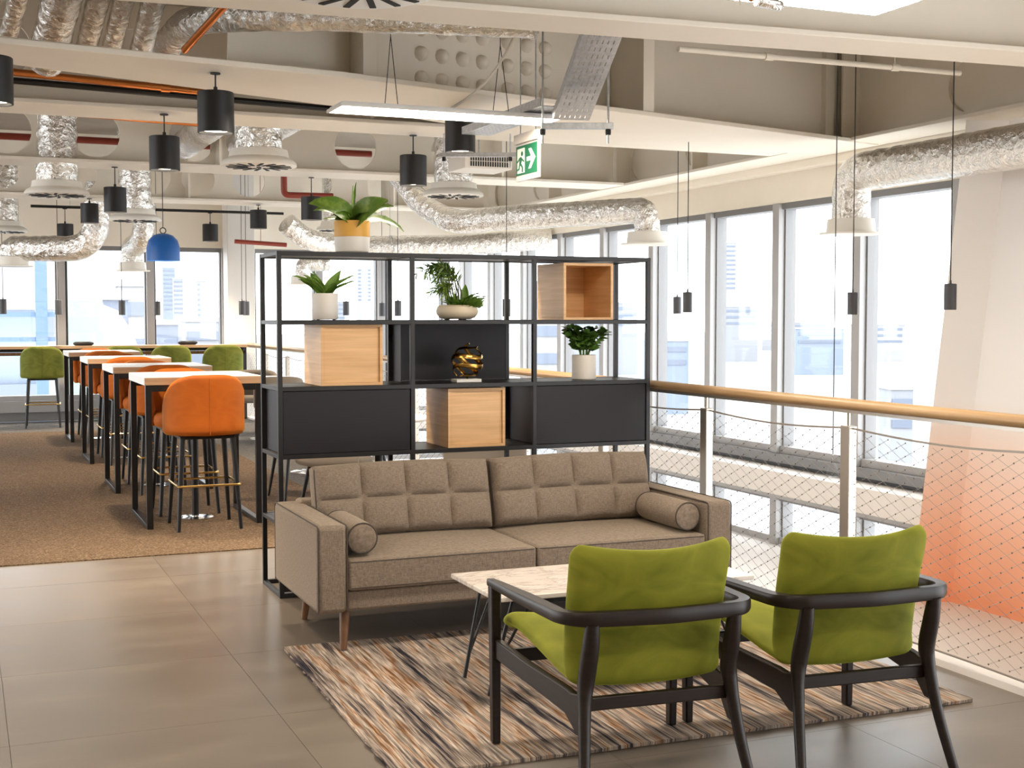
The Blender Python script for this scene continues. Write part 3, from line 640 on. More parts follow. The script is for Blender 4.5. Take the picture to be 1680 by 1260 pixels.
# ------------------------------------------------------------------ railing round the void
rl = thing('railing', 'long oak topped railing with steel posts and diamond wire net', 'railing', (RX, 0, 0))
Y0, Y1 = 1.2, 18.95
MB().tube([(0, Y0, 1.085), (0, Y1, 1.085)], .027, 14).build('handrail', M['rail_oak'], rl)
bx('handrail_strip', M['steel'], -.012, .012, Y0, Y1, 1.045, 1.060, rl)
posts = [1.24 + 1.275 * k for k in range(14)]
pm = MB().box(-.022, .022, -.034, .034, .03, .985).mesh('post', M['steel'], False)
sm_ = MB().tube([(0, 0, .985), (0, 0, 1.05)], .008, 8).mesh('stem', M['steel'])
cm_ = MB().box(-.03, .03, -.055, .055, .028, .04).mesh('base_plate', M['steel'], False)
for y in posts:
    o = place('post', pm, rl, .003, loc=(.0, y, 0)); place('stem', sm_, o); place('base_plate', cm_, o)
for a, b in zip(posts[:-1], posts[1:]):
    for z, sg, nm in ((.975, -.025, 'top_cable'), (.055, .01, 'bottom_cable')):
        MB().tube([(.0, a + (b - a) * k / 8, z + sg * math.sin(PI * k / 8)) for k in range(9)], .0045, 6).build(nm, M['net'], rl)
mb = MB(); kn = MB(); pz, py = .0605, .118; rows = 30                   # half pitches in height
nz = 15; zt, zb = .958, .06
def net_z(y, z):                                                     # the net follows the sag of the top cable
    for a, b in zip(posts[:-1], posts[1:]):
        if a <= y <= b: return z - .024 * math.sin(PI * (y - a) / (b - a)) * (z - zb) / (zt - zb)
    return z
ys = [Y0 + .04 + py / 2 * i for i in range(int((Y1 - Y0) / (py / 2)))]
nr = int((zt - zb) / (pz / 2))
for dirn in (1, -1):
    for i0 in range(-nr, len(ys)):
        if (i0 % 2): continue
        seg = []
        for r in range(nr + 1):
            i = i0 + r if dirn > 0 else i0 + nr - r
            if 0 <= i < len(ys): seg.append((.0, ys[i], net_z(ys[i], zt - r * pz / 2)))
        if len(seg) > 1: mb.tube(seg[::2] + ([seg[-1]] if (len(seg) - 1) % 2 else []), .0011, 3, False)
for i, y in enumerate(ys):
    for r in range(nr + 1):
        if (i + r) % 2 == 0:
            z = net_z(y, zt - r * pz / 2); k = .0045
            kn.add([(k, y, z), (-k, y, z), (0, y + k * 1.3, z), (0, y - k * 1.3, z), (0, y, z + k), (0, y, z - k)], [(0, 2, 4), (2, 1, 4), (1, 3, 4), (3, 0, 4), (2, 0, 5), (1, 2, 5), (3, 1, 5), (0, 3, 5)])
nt_ = mb.build('net', M['net'], rl, kind='stuff'); kn.build('net_knots', M['knot'], rl, smooth=False, kind='stuff')

# ------------------------------------------------------------------ rug
def rug_top(u, v):
    x = (u - .5) * 2.33 + (.006 * math.sin(v * 90) + rnd(-.003, .003) if u in (0, 1) else 0); y = (v - .5) * 1.78 + (rnd(-.005, .005) if v in (0, 1) else 0)
    return (x, y, .014 + rnd(-.0015, .0015))
rg = MB().shell(rug_top, lambda u, v: ((u - .5) * 2.325, (v - .5) * 1.775, .0015), 60, 40).build('rug', M['rug'], smooth=True, loc=(2.455, 4.865, 0), rot=(0, 0, math.radians(-1.2)))
tag(rg, 'striped rug in cream, brown and ochre under the coffee table', 'rug')

# ------------------------------------------------------------------ sofa
sx0, sx1, sy0, sy1 = 1.412, 3.512, 5.55, 6.40
sf = thing('sofa', 'taupe two seat sofa with tufted back cushions and wooden legs', 'sofa', ((sx0 + sx1) / 2, 5.97, 0))
ox, oy = (sx0 + sx1) / 2, 5.97; hw = (sx1 - sx0) / 2; yf, yb = sy0 - oy, sy1 - oy
RUGZ = .0165
def cushion_box(name, x0, x1, y0, y1, z0, z1, parent, crown=.0, bev=.02, m='sofa'):
    def top(u, v, s=1): return (x0 + (x1 - x0) * u, y0 + (y1 - y0) * v, (z1 if s > 0 else z0) + s * crown * (math.sin(PI * u) * math.sin(PI * v)) ** .6)
    return MB().shell(lambda u, v: top(u, v), lambda u, v: top(u, v, -.2), 14, 10).build(name, M[m], parent, bev, angle=50)
def pipe_loop(pts, parent, r=.0032, closed=True): return MB().tube(pts, r, 6, closed=closed).build('piping', M['piping'], parent)
for s in (-1, 1):
    xo, xi = s * hw, s * (hw - .138)
    a = MB().box(min(xo, xi), max(xo, xi), yf, yb, .195, .585).build('arm', M['sofa'], sf, .022)
    for x in (xo - s * .004, xi + s * .004): pipe_loop(rounded([(x, yf + .003, .2), (x, yf + .003, .582), (x, yb - .003, .582), (x, yb - .003, .2)], .025), a, closed=False)
bx('base', M['sofa'], -hw + .138, hw - .138, yf + .035, yb, .195, .285, sf, .012)
bx('back_frame', M['sofa'], -hw + .1, hw - .1, yb - .13, yb, .2, .60, sf, .02)
for s in (-1, 1):
    x0, x1 = (-hw + .141, -.003) if s < 0 else (.003, hw - .141)
    c = cushion_box('seat_cushion', x0, x1, yf + .012, yb - .16, .287, .425, sf, .018, .014)
    for z in (.300, .414): pipe_loop(rounded([(x0 + .003, yf + .4, z), (x0 + .003, yf + .014, z), (x1 - .003, yf + .014, z), (x1 - .003, yf + .4, z)], .02), c, .003, False)
    # back cushion, four by two tufted squares, leaning back
    w = x1 - x0 - .008; hgt = .345; th = .15
    def prof(u, v):
        e = min(1, (min(u, 1 - u) / .05)) ; e2 = min(1, min(v, 1 - v) / .09)
        env = math.sqrt(max(0, 1 - (1 - e) ** 2)) * math.sqrt(max(0, 1 - (1 - e2) ** 2))
        tf = (abs(math.sin(PI * 4 * u)) ** .42) * (abs(math.sin(PI * 2 * v)) ** .42)
        return env, tf
    def front(u, v):
        env, tf = prof(u, v); return (x0 + .004 + w * u, -(.050 + .034 * env + .036 * tf * env), v * hgt + .012 * math.sin(PI * u) * v)
    def back(u, v):
        env, tf = prof(u, v); return (x0 + .004 + w * u, .03 + .045 * env, v * hgt)
    bc = MB().shell(front, back, 64, 28).build('back_cushion', M['sofa'], sf, angle=60, loc=(0, yb - .245, .427), rot=(math.radians(-15), 0, 0))
    k = .055
    pipe_loop(rounded([(x0 + .006, -k, .004), (x0 + .006, -k, hgt - .004), (x1 - .006, -k, hgt - .004), (x1 - .006, -k, .004), (x0 + .006, -k, .004)], .03), bc, .0035)
for xx, yy, sx_, sy_ in ((-hw + .15, yf + .10, -1, -1), (hw - .15, yf + .10, 1, -1), (-hw + .15, yb - .10, -1, 1), (hw - .15, yb - .10, 1, 1)):
    zf = RUGZ if sy_ < 0 else 0
    MB().tube([(xx, yy, .197), (xx + sx_ * .02, yy + sy_ * .035, zf + .002)], [.026, .015], 12).build('leg', M['leg_wood'], sf)
def bolster(x, y, z, label):
    t = thing('bolster_cushion', label, 'cushion', (x, y, z), 0, 'bolster cushions on the sofa')
    MB().lathe([(0, -.215), (.05, -.214), (.066, -.208), (.072, -.17), (.073, 0), (.072, .17), (.066, .208), (.05, .214), (0, .215)], 28).build('cover', M['sofa'], t, rot=(PI / 2, 0, 0))
    for yy in (-.207, .207): MB().tube([(.067 * math.cos(g), yy, .067 * math.sin(g)) for g in [2 * PI * k / 28 for k in range(28)]], .004, 6, closed=True).build('piping', M['piping'], t)
bolster(1.632, 5.815, .512, 'taupe bolster cushion against the left sofa arm')
bolster(3.293, 5.815, .512, 'taupe bolster cushion against the right sofa arm')

# ------------------------------------------------------------------ coffee table
ct = thing('coffee_table', 'low coffee table with pale marble top and thin black legs', 'table', (2.445, 4.86, 0))
bx('tabletop', M['marble'], -.575, .575, -.26, .26, .405, .425, ct, .004)
for a_ in ((-.44, .44, -.20, -.18), (-.44, .44, .18, .20), (-.44, -.42, -.18, .18), (.42, .44, -.18, .18)): bx('apron', M['black'], *a_, .375, .405, ct)
for sx_ in (-1, 1):
    for sy_ in (-1, 1):
        for d_ in (-.035, .035): pass
        MB().tube([(sx_ * .47, sy_ * .17, .404), (sx_ * .565, sy_ * .125 if sy_ > 0 else sy_ * .145, RUGZ + .001)], .0085, 10).build('leg', M['black'], ct)
        MB().tube([(sx_ * .40, sy_ * .19, .39), (sx_ * .545, sy_ * .135, .10)], .006, 8).build('brace', M['black'], ct)

# ------------------------------------------------------------------ armchairs
def spline(pts, n):
    P = [Vector(p) for p in pts]; P = [P[0] * 2 - P[1]] + P + [P[-1] * 2 - P[-2]]; out = []
    m = len(P) - 3
    for k in range(n + 1):
        t = k / n * m; i = min(int(t), m - 1); f = t - i; p0, p1, p2, p3 = P[i:i + 4]
        out.append(.5 * ((2 * p1) + (-p0 + p2) * f + (2 * p0 - 5 * p1 + 4 * p2 - p3) * f * f + (-p0 + 3 * p1 - 3 * p2 + p3) * f ** 3))
    return out
def make_armchair(label, loc, rz):
    t = thing('armchair', label, 'armchair', loc, rz, 'green armchairs')
    inn = spline([(0, .375, .380), (0, .335, .400), (0, .20, .390), (0, .04, .366), (0, -.10, .343), (0, -.19, .338), (0, -.235, .375), (0, -.25, .47), (0, -.27, .59), (0, -.298, .69), (0, -.318, .775)], 40)
    nv, nu = 40, 22
    nrm = []
    for i in range(nv + 1):
        tg = (inn[min(i + 1, nv)] - inn[max(i - 1, 0)]).normalized(); nrm.append(Vector((0, tg.z, -tg.y)))  # points down / back
    def half(v): return .30 - .035 * min(1, v / .45) + .012 * max(0, (v - .5) / .5)
    def rim(v): a = min(1, v / .07, (1 - v) / .05); return 1 - (1 - math.sqrt(max(0, 1 - (1 - a) ** 2))) * .11
    def P(u, v, off):
        i = min(nv, int(round(v * nv))); p = inn[i]; s = u * 2 - 1; bk = max(0, min(1, (v - .45) / .2))
        ed = min(1, (1 - abs(s)) / .12); th = .056 * (.35 + .65 * math.sqrt(max(0, 1 - (1 - ed) ** 2)))
        a = min(1, v / .06, (1 - v) / .06); th *= .4 + .6 * math.sqrt(max(0, 1 - (1 - a) ** 2))
        cv = Vector((0, .060 * bk * s * s, .020 * (1 - bk) * s * s + (.022 * s * s if v > .8 else 0) * ((v - .8) / .2 if v > .8 else 0)))
        mid = p + nrm[i] * .028 + cv + nrm[i] * (off * th / 2)
        return (s * half(v) * rim(v), mid.y, mid.z)
    MB().shell(lambda u, v: P(u, v, -1), lambda u, v: P(u, v, 1), nu, nv).build('seat_shell', M['green'], t, sub=1, angle=80)
    # one wooden rail: left arm, round the back, right arm
    top = .588; pth = [(-.343, .365, top - .012), (-.312, -.262, top), (-.262, -.322, top + .001), (0, -.348, top), (.262, -.322, top + .001), (.312, -.262, top), (.343, .365, top - .012)]
    pth = [Vector(p) for p in pth]; pts = densify(rounded(pth[:2] + [pth[1]] * 0 + pth[2:], .05, 5), .05)
    mb = MB(); m_ = len(pts); vs = []
    for i, p in enumerate(pts):
        tg = pts[min(i + 1, m_ - 1)] - pts[max(i - 1, 0)]; tg.z = 0; tg.normalize(); nr_ = Vector((tg.y, -tg.x, 0))
        e = min(i, m_ - 1 - i) / 6; f = min(1, .55 + .45 * e); arm = min(1, abs(p.x) / .33) ** 6
        w_, h_ = (.030 + .022 * arm) * f, (.046 - .012 * arm) * (.75 + .25 * min(1, e))
        for a_, b_ in ((-1, -.6), (-.8, -1), (.8, -1), (1, -.6), (1, .6), (.8, 1), (-.8, 1), (-1, .6)): vs.append(p + nr_ * a_ * w_ / 2 + Vector((0, 0, b_ * h_ / 2)))
    fs = [(i * 8 + k, i * 8 + (k + 1) % 8, i * 8 + 8 + (k + 1) % 8, i * 8 + 8 + k) for i in range(m_ - 1) for k in range(8)] + [tuple(range(7, -1, -1)), tuple((m_ - 1) * 8 + k for k in range(8))]
    mb.add(vs, fs); mb.build('arm_rail', M['dark_wood'], t)
    for s in (-1, 1):
        MB().tube(spline([(s * .238, -.326, .575), (s * .238, -.312, .50), (s * .240, -.285, .40), (s * .248, -.29, .33), (s * .262, -.325, .18), (s * .285, -.385, .001)], 22), [.022 + .006 * math.sin(PI * min(1, k / 14)) - .006 * max(0, (k - 12) / 10) for k in range(23)], 12).build('leg', M['dark_wood'], t)
        fz = RUGZ
        MB().beam((s * .335, .335, fz), (s * .338, .335, .573), .028, .040, .038, .044, up=(0, 1, 0)).build('leg', M['dark_wood'], t, .006)
        # side rail, deepening into the rear leg
        def q(x, y, z): return Vector((x, y, z))
        inx, ou = -.013, .013
        prof_ = [(.330, .325, .385), (.330, .325, .318), (.30, .08, .296), (.268, -.20, .272), (.256, -.27, .225), (.256, -.30, .225), (.250, -.30, .355), (.262, -.24, .345), (.268, -.20, .352), (.305, .08, .366)]
        MB().loft([q(s * (x + inx), y, z) for x, y, z in prof_], [q(s * (x + ou), y, z) for x, y, z in prof_]).build('side_rail', M['dark_wood'], t, .004)
    MB().beam((-.245, -.262, .312), (.245, -.262, .312), .024, .042).build('rear_rail', M['dark_wood'], t, .004)
    MB().beam((-.335, .315, .325), (.335, .315, .325), .024, .046).build('front_rail', M['dark_wood'], t, .004)
    return t
ac = make_armchair('green velvet armchair with dark wood frame, the left of the pair', (1.997, 3.815, 0), math.radians(-4.5))
dup(ac, (2.735, 3.765, 0), math.radians(-4.5), 'green velvet armchair with dark wood frame, beside the railing')

# ------------------------------------------------------------------ bookcase
bcx = [1.55, 2.285, 3.015, 3.747]; by0, by1 = 6.86, 7.27; LV = [.012, .392, .752, 1.112, 1.464, 1.828]
bk = thing('bookcase', 'open charcoal steel bookcase with dark panels standing behind the sofa', 'bookcase', (bcx[0], by0, 0))
X = [x - bcx[0] for x in bcx]; D = by1 - by0
for x in X:
    for y in (0, D): MB().box(x - .0125, x + .0125, y - .0125, y + .0125, 0, LV[-1] + .0125).build('post', M['shelf_metal'], bk, .002)
for k, z in enumerate(LV):
    for y in (0, D): MB().box(X[0], X[3], y - .012, y + .012, z - .012, z + .012).build('cross_bar', M['shelf_metal'], bk, .002)
    for x in (X if k in (0, 5) else X): MB().box(x - .011, x + .011, 0, D, z - .011, z + .011).build('side_bar', M['shelf_metal'], bk, .002)
    for i in range(3):
        if k in (0,): continue
        bx('shelf', M['shelf_top'] if 'shelf_top' in M else M['shelf_metal'], X[i] + .012, X[i + 1] - .012, .012, D - .012, z - .006, z + .010, bk, .001)
for i in (0, 2):                                                     # closed boxes: front door, back and sides
    a, b = X[i] + .014, X[i + 1] - .014; z0, z1 = LV[2] + .013, LV[3] - .013
    bx('door', M['panel_dark'], a, b, -.004, .012, z0, z1, bk, .002)
    bx('back_panel', M['panel_dark'], a, b, D - .014, D - .002, z0, z1, bk)
    for x in (a, b - .012): bx('side_panel', M['panel_dark'], x, x + .012, .013, D - .014, z0, z1, bk)
for i in range(3): bx('door', M['panel_dark'], X[i] + .014, X[i + 1] - .014, -.004, .012, .03, LV[1] - .013, bk, .002)
bx('back_panel', M['panel_dark'], X[1] + .014, X[2] - .014, D - .014, D - .002, LV[3] + .013, LV[4] - .013, bk)
bx('side_panel', M['panel_dark'], X[1] + .014, X[1] + .02, .25, D - .014, LV[3] + .013, LV[4] - .013, bk)
Z_ = lambda k: LV[k] + .0105
def wooden_box(x0, x1, y0, y1, z0, h_, opened, label):
    t = thing('wooden_box', label, 'box', (x0, y0, z0), 0, 'pale oak boxes in the bookcase'); w, d, q = x1 - x0, y1 - y0, .016
    bx('bottom', M['oak'], 0, w, 0, d, 0, q, t, .001); bx('top', M['oak'], 0, w, 0, d, h_ - q, h_, t, .001)
    for x in (0, w - q): bx('side', M['oak'], x, x + q, 0, d, q, h_ - q, t, .001)
    y = d - q if opened else .014
    bx('back' if opened else 'front', M['oak'], q, w - q, y, y + q - .002, q, h_ - q, t, .001)
wooden_box(1.778, 2.121, 6.875, 7.25, Z_(3), .332, False, 'pale oak box on the left, above the dark left door')
wooden_box(3.207, 3.526, 6.875, 7.25, Z_(4), .330, True, 'open pale oak box in the top right bay')
wooden_box(2.499, 2.843, 6.875, 7.25, Z_(2), .332, False, 'pale oak box in the lower middle bay behind the sofa')

# ------------------------------------------------------------------ things on the bookcase
def leaf_mb(L_, w, droop, fold=.25, n=8, tip=1.6, twist=0, start=.25):
    """a leaf along +x, arching; the blade widest near the middle"""
    mb = MB(); vs = []; fs = []; ang = start; p = Vector((0, 0, 0)); m = 4
    for i in range(n + 1):
        t = i / n; ww = w / 2 * (math.sin(PI * min(1, t * .93 + .07) ** (1 / tip * 1.2)) ** .8) if 0 < t < 1 else w * .03
        dx, dz = math.cos(ang), math.sin(ang); up = Vector((-dz, 0, dx))
        for k in range(m + 1):
            s = k / m * 2 - 1; q = p + Vector((0, s * ww, 0)) + up * (abs(s) * ww * fold) + up * .002 * math.sin(t * 20 + s * 3)
            vs.append(q)
        p = p + Vector((dx, 0, dz)) * (L_ / n); ang -= droop / n
    for i in range(n):
        for k in range(m): a = i * (m + 1) + k; fs.append((a, a + 1, a + m + 2, a + m + 1))
    o = len(vs); vs += [v - Vector((0, 0, .0009)) for v in vs]; fs += [tuple(o + k for k in reversed(f)) for f in fs]
    return mb.add(vs, fs)
def pot(t, prof, m, n=36, name='pot'): return MB().lathe(prof, n).build(name, M[m], t)
# big leafy plant on top
z0 = LV[5] + .0125
pl = thing('potted_plant', 'broad leaved plant in an ochre and cream pot on top of the bookcase', 'plant', (2.005, 7.06, z0))
pot(pl, [(.0, 0), (.078, 0), (.092, .012), (.097, .05), (.0975, .092)], 'pot_white')
MB().lathe([(.0975, .092), (.0985, .093), (.0985, .176), (.0965, .18), (.091, .178), (.088, .12)], 36).build('glazed_band', M['pot_yellow'], pl)
MB().lathe([(0, .158), (.09, .158), (.09, .15), (0, .15)], 24).build('soil', M['soil'], pl)
# heading in the room (0 = to the right), start elevation, length, width, droop
for g, el, L_, w, dr, x_, rl_ in ((172, 80, .26, .125, 1.7, -.01, -50), (62, 82, .20, .025, .1, 0, 0), (14, 80, .25, .14, .95, .01, 60), (2, 48, .215, .105, .75, .02, 38), (186, 52, .22, .10, 1.25, -.02, -35), (-8, 28, .25, .07, 1.5, .03, 30), (-40, 48, .19, .08, 1.3, .02, 25), (200, 20, .17, .055, .5, -.03, -30), (-120, 45, .16, .07, 1.3, 0, 20), (120, 60, .19, .09, 1.1, 0, 10), (38, 28, .21, .08, 1.1, .02, 30)):
    st_ = .05; gg = math.radians(g - 22)
    o = leaf_mb(L_ * 1.18, w * 1.1, dr, .22, 9, start=math.radians(el)).build('leaf', M['leaf'], pl, angle=80, loc=(x_ * math.cos(gg), x_ * .3, .165), rot=(math.radians(rl_), 0, gg))
    MB().tube([(0, 0, -.01), (L_ * .3 * math.cos(math.radians(el)), 0, L_ * .3 * math.sin(math.radians(el)))], .0035, 6).build('stalk', M['leaf_light'], o)
MB().tube([(0, 0, .15), (.005, .0, .30), (.008, 0, .375)], [.006, .005, .003], 8).build('stem', M['leaf_light'], pl)
# fern in a white pot
z1 = Z_(4)
pf = thing('potted_fern', 'strap leaved fern in a white pot in the top left bay', 'plant', (1.85, 7.06, z1))
pot(pf, [(0, .006), (.066, .006), (.070, .012), (.072, .145), (.070, .148), (.066, .146), (.064, .12)], 'pot_white')
for s in (-1, 1): MB().lathe([(.009, 0), (.009, .008)], 10, (s * .045, -.02, 0)).build('foot', M['black'], pf)
MB().lathe([(0, .13), (.066, .13), (.066, .122), (0, .122)], 20).build('soil', M['soil'], pf)
for g, el, L_, w, dr in ((178, 52, .17, .030, .9), (160, 60, .13, .036, .5), (205, 66, .15, .03, .7), (100, 80, .12, .042, .3), (80, 86, .13, .044, .2), (60, 78, .11, .04, .3), (20, 55, .14, .03, .8), (0, 42, .17, .032, .5), (-8, 30, .16, .028, .4), (-30, 50, .12, .034, .9), (-90, 70, .11, .034, .7), (-140, 55, .13, .03, .9), (140, 48, .15, .03, .8)):
    leaf_mb(L_ * 1.3, w * 1.5, dr, .3, 8, start=math.radians(min(88, el + 9))).build('leaf', M['leaf_light'], pf, angle=80, loc=(0, 0, .128), rot=(math.radians(30) * (1 if math.cos(math.radians(g)) > 0 else -1), 0, math.radians(g - 22)))
# bowl of mixed plants
bw = thing('plant_bowl', 'low cream bowl of trailing and grassy plants in the top middle bay', 'plant', (2.622, 7.06, z1))
pot(bw, [(0, .006), (.07, .006), (.10, .014), (.118, .035), (.121, .055), (.112, .078), (.098, .086), (.09, .083), (.085, .06)], 'pot_cream', name='bowl')
for g in range(3): MB().lathe([(.014, 0), (.014, .01)], 10, (.06 * math.cos(2.1 * g + .5), .06 * math.sin(2.1 * g + .5), 0)).build('foot', M['black'], bw)
MB().lathe([(0, .078), (.092, .078), (.092, .066), (0, .066)], 20).build('soil', M['soil'], bw)
random.seed(5); tw = MB(); nd = MB()
def needle(p, d, L_, w=.0042):
    d = d.normalized(); a = d.cross(Vector((rnd(-1, 1), rnd(-1, 1), rnd(-1, 1)))).normalized() * w; q = p + d * L_ * .5 + Vector((0, 0, -.002)); e = p + d * L_ + Vector((0, 0, -.006))
    nd.add([p - a * .5, p + a * .5, q + a, q - a, e], [(0, 1, 2, 3), (3, 2, 4)])
for k in range(12):                                                  # arching wiry branches reaching left
    if k < 8:
        b0 = Vector((rnd(-.04, .05), rnd(-.02, .02), .08)); mid = Vector((b0.x + rnd(-.07, .0), rnd(-.04, .04), rnd(.38, .46))); end = Vector((-.245 + .02 * k, rnd(-.05, .05), rnd(.25, .31) - .012 * k))
    else:
        b0 = Vector((-.055, 0, .12)); mid = Vector((-.06 + rnd(-.03, .03), rnd(-.04, .04), rnd(.24, .30))); end = Vector((rnd(-.17, -.03), rnd(-.06, .06), rnd(.13, .20)))
    P = [Vector((q.x, q.y, min(q.z, .325 + .004 * math.sin(q.x * 90)))) for q in bez(b0, mid, end, 14)]
    tw.tube(P, [.0036 * (1 - i / 24) for i in range(15)], 5)
    for i in range(4, 15):
        for r in range(4):
            sd = 1 if r % 2 else -1; tg = (P[min(i + 1, 14)] - P[i - 1]).normalized(); needle(P[i].lerp(P[i - 1], rnd(0, 1)), tg * .9 + Vector((-tg.z, 0, tg.x)) * sd * rnd(.4, 1.1) + Vector((0, rnd(-.6, .6), -.2)), rnd(.03, .06), .0042)
MB().tube([(-.055, 0, .07), (-.058, 0, .12), (-.052, 0, .17)], .0045, 7).build('trunk', M['twig'], bw)
tw.build('branches', M['twig'], bw, kind='stuff'); nd.build('needles', M['leaf'], bw, smooth=False, kind='stuff')
nd = MB()
for k in range(700):
    g = rnd(0, 2 * PI); r = math.sqrt(rnd(0, 1)) * .07; p = Vector((.045 + r * math.cos(g) * .9, r * math.sin(g), .085)); needle(p, Vector((math.cos(g) * rnd(.2, 1.1) + .15, math.sin(g) - .3, rnd(-.15, 1))), rnd(.04, .10), .0042)
nd.build('grass', M['leaf_light'], bw, smooth=False, kind='stuff')
for g, el, L_, w, dr in ((80, 82, .125, .036, .3), (5, 48, .145, .032, 1.1), (-12, 38, .14, .028, .9), (25, 60, .13, .034, 1.0), (120, 75, .10, .03, .3), (-60, 55, .09, .03, .8)):
    leaf_mb(L_, w * 1.4, dr, .35, 8, start=math.radians(el)).build('leaf', M['leaf'], bw, angle=80, loc=(.045, 0, .085), rot=(0, 0, math.radians(g - 22)))
# plant with paired leaflets in a white pot
z3 = Z_(3)
zz = thing('potted_plant', 'upright glossy leaved plant in a white cylinder pot, right bay of the bookcase', 'plant', (3.428, 7.06, z3))
pot(zz, [(0, 0), (.068, 0), (.072, .004), (.073, .142), (.071, .145), (.066, .143), (.064, .12)], 'pot_white')
MB().lathe([(0, .13), (.066, .13), (.066, .122), (0, .122)], 20).build('soil', M['soil'], zz)
random.seed(9)
for k, (g, lean, hgt) in enumerate(((180, .075, .175), (200, .11, .17), (160, .05, .18), (90, .03, .16), (20, .05, .165), (0, .095, .165), (-20, .12, .14), (-60, .05, .15), (-110, .06, .14), (40, .08, .17), (140, .09, .16))):
    gg = math.radians(g - 22); P = bez((.02 * math.cos(gg), .02 * math.sin(gg), .12), (lean * .3 * math.cos(gg), lean * .3 * math.sin(gg), .12 + hgt * .6), (lean * math.cos(gg), lean * math.sin(gg), .125 + hgt), 9)
    o = MB().tube(P, [.0045 - .0003 * i for i in range(10)], 6).build('stem', M['leaf'], zz)
    for i in range(3, 10):
        for s in (-1, 1):
            l = leaf_mb(.062 + .006 * math.sin(i), .038, .4, .2, 4, start=rnd(.2, .6)).mesh('leaf', M['leaf_dark'], True, 80)
            place('leaf', l, o, loc=P[i], rot=(rnd(-1.0, 1.0), 0, gg + s * rnd(.7, 1.4) + (PI / 2 if k % 3 == 0 else 0)))
# gilded twisted sculpture
sc = thing('sculpture', 'gilded sculpture of twisted loops on a white slab in the bookcase', 'sculpture', (2.662, 7.02, z3))
bx('plinth', M['white'], -.075, .075, -.05, .05, 0, .018, sc, .002)
def ribbon(P, wf, th):
    mb = MB(); m_ = len(P); vs = []
    for i, p in enumerate(P):
        tg = (P[min(i + 1, m_ - 1)] - P[max(i - 1, 0)]).normalized(); out = Vector((p.x, p.y, (p.z - .11) * .6)).normalized(); side = tg.cross(out).normalized(); out = side.cross(tg); w = wf(i / (m_ - 1))
        for a_, b_ in ((-1, -.3), (0, -1), (1, -.3), (1, .3), (0, 1), (-1, .3)): vs.append(p + side * a_ * w / 2 + out * b_ * th / 2)
    return mb.add(vs, [(i * 6 + k, i * 6 + (k + 1) % 6, i * 6 + 6 + (k + 1) % 6, i * 6 + 6 + k) for i in range(m_ - 1) for k in range(6)] + [(5, 4, 3, 2, 1, 0), tuple((m_ - 1) * 6 + k for k in range(6))])
T = Matrix.Rotation(math.radians(24), 3, 'Y')
def coil(ph, turns, r0, z0_, z1_):
    out = []
    for i in range(61):
        t = i / 60; r = r0 * math.sin(PI * (.10 + .82 * t)) ** .8; g = ph + turns * 2 * PI * t; q = Vector((r * math.cos(g), r * .8 * math.sin(g), (t - .5) * (z1_ - z0_)))
        q = T @ q; out.append(Vector((q.x + .008, q.y, (z0_ + z1_) / 2 + q.z)))
    return out
for ph in (0, 2.1, 4.2): ribbon(coil(ph, 1.15, .092, .020, .215), lambda t: .008 + .020 * math.sin(PI * t), .009).build('loop', M['bronze'], sc, angle=60)

# ------------------------------------------------------------------ bar tables and stools
def make_bar_table(loc, label):
    t = thing('bar_table', label, 'table', loc, 0, 'bar tables'); w, d, h_ = .81, .90, 1.065; q = .042
    bx('tabletop', M['table_oak'], -w / 2 - .005, w / 2 + .005, -d / 2 - .005, d / 2 + .005, h_ - .055, h_ - .004, t, .002)
    bx('top_laminate', M['table_white'], -w / 2 - .004, w / 2 + .004, -d / 2 - .004, d / 2 + .004, h_ - .004, h_, t)
    bx('edge_laminate', M['table_white'], -w / 2 - .008, -w / 2 - .005, -d / 2 - .005, d / 2 + .005, h_ - .055, h_ - .002, t)
    for s in (-1, 1):
        for r in (-1, 1): bx('leg', M['black'], s * (w / 2 - q / 2) - q / 2, s * (w / 2 - q / 2) + q / 2, r * (d / 2 - q / 2) - q / 2, r * (d / 2 - q / 2) + q / 2, 0, h_ - .056, t, .002)
        bx('foot_bar', M['black'], s * (w / 2 - q / 2) - q / 2, s * (w / 2 - q / 2) + q / 2, -d / 2 + q, d / 2 - q, 0, .03, t, .002)
        bx('top_bar', M['black'], -w / 2 + q, w / 2 - q, s * (d / 2 - q / 2) - q / 2, s * (d / 2 - q / 2) + q / 2, h_ - .1, h_ - .056, t, .002)
    MB().lathe([(.026, .008), (.026, h_ - .06)], 14).build('power_column', M['black'], t); MB().lathe([(0, 0), (.13, 0), (.13, .006), (.03, .014), (.03, .02)], 28).build('chrome_foot', M['chrome'], t)
    return t
TY = [9.845, 11.87, 14.245, 16.73]; TX = 1.585
bt = make_bar_table((TX, TY[0], .006), 'white topped bar table on black legs, nearest of the row')
for y, lb in zip(TY[1:], ('white topped bar table on black legs, second of the row', 'white topped bar table on black legs, third of the row', 'white topped bar table on black legs, farthest of the row')): dup(bt, (TX, y, .006), None, lb)
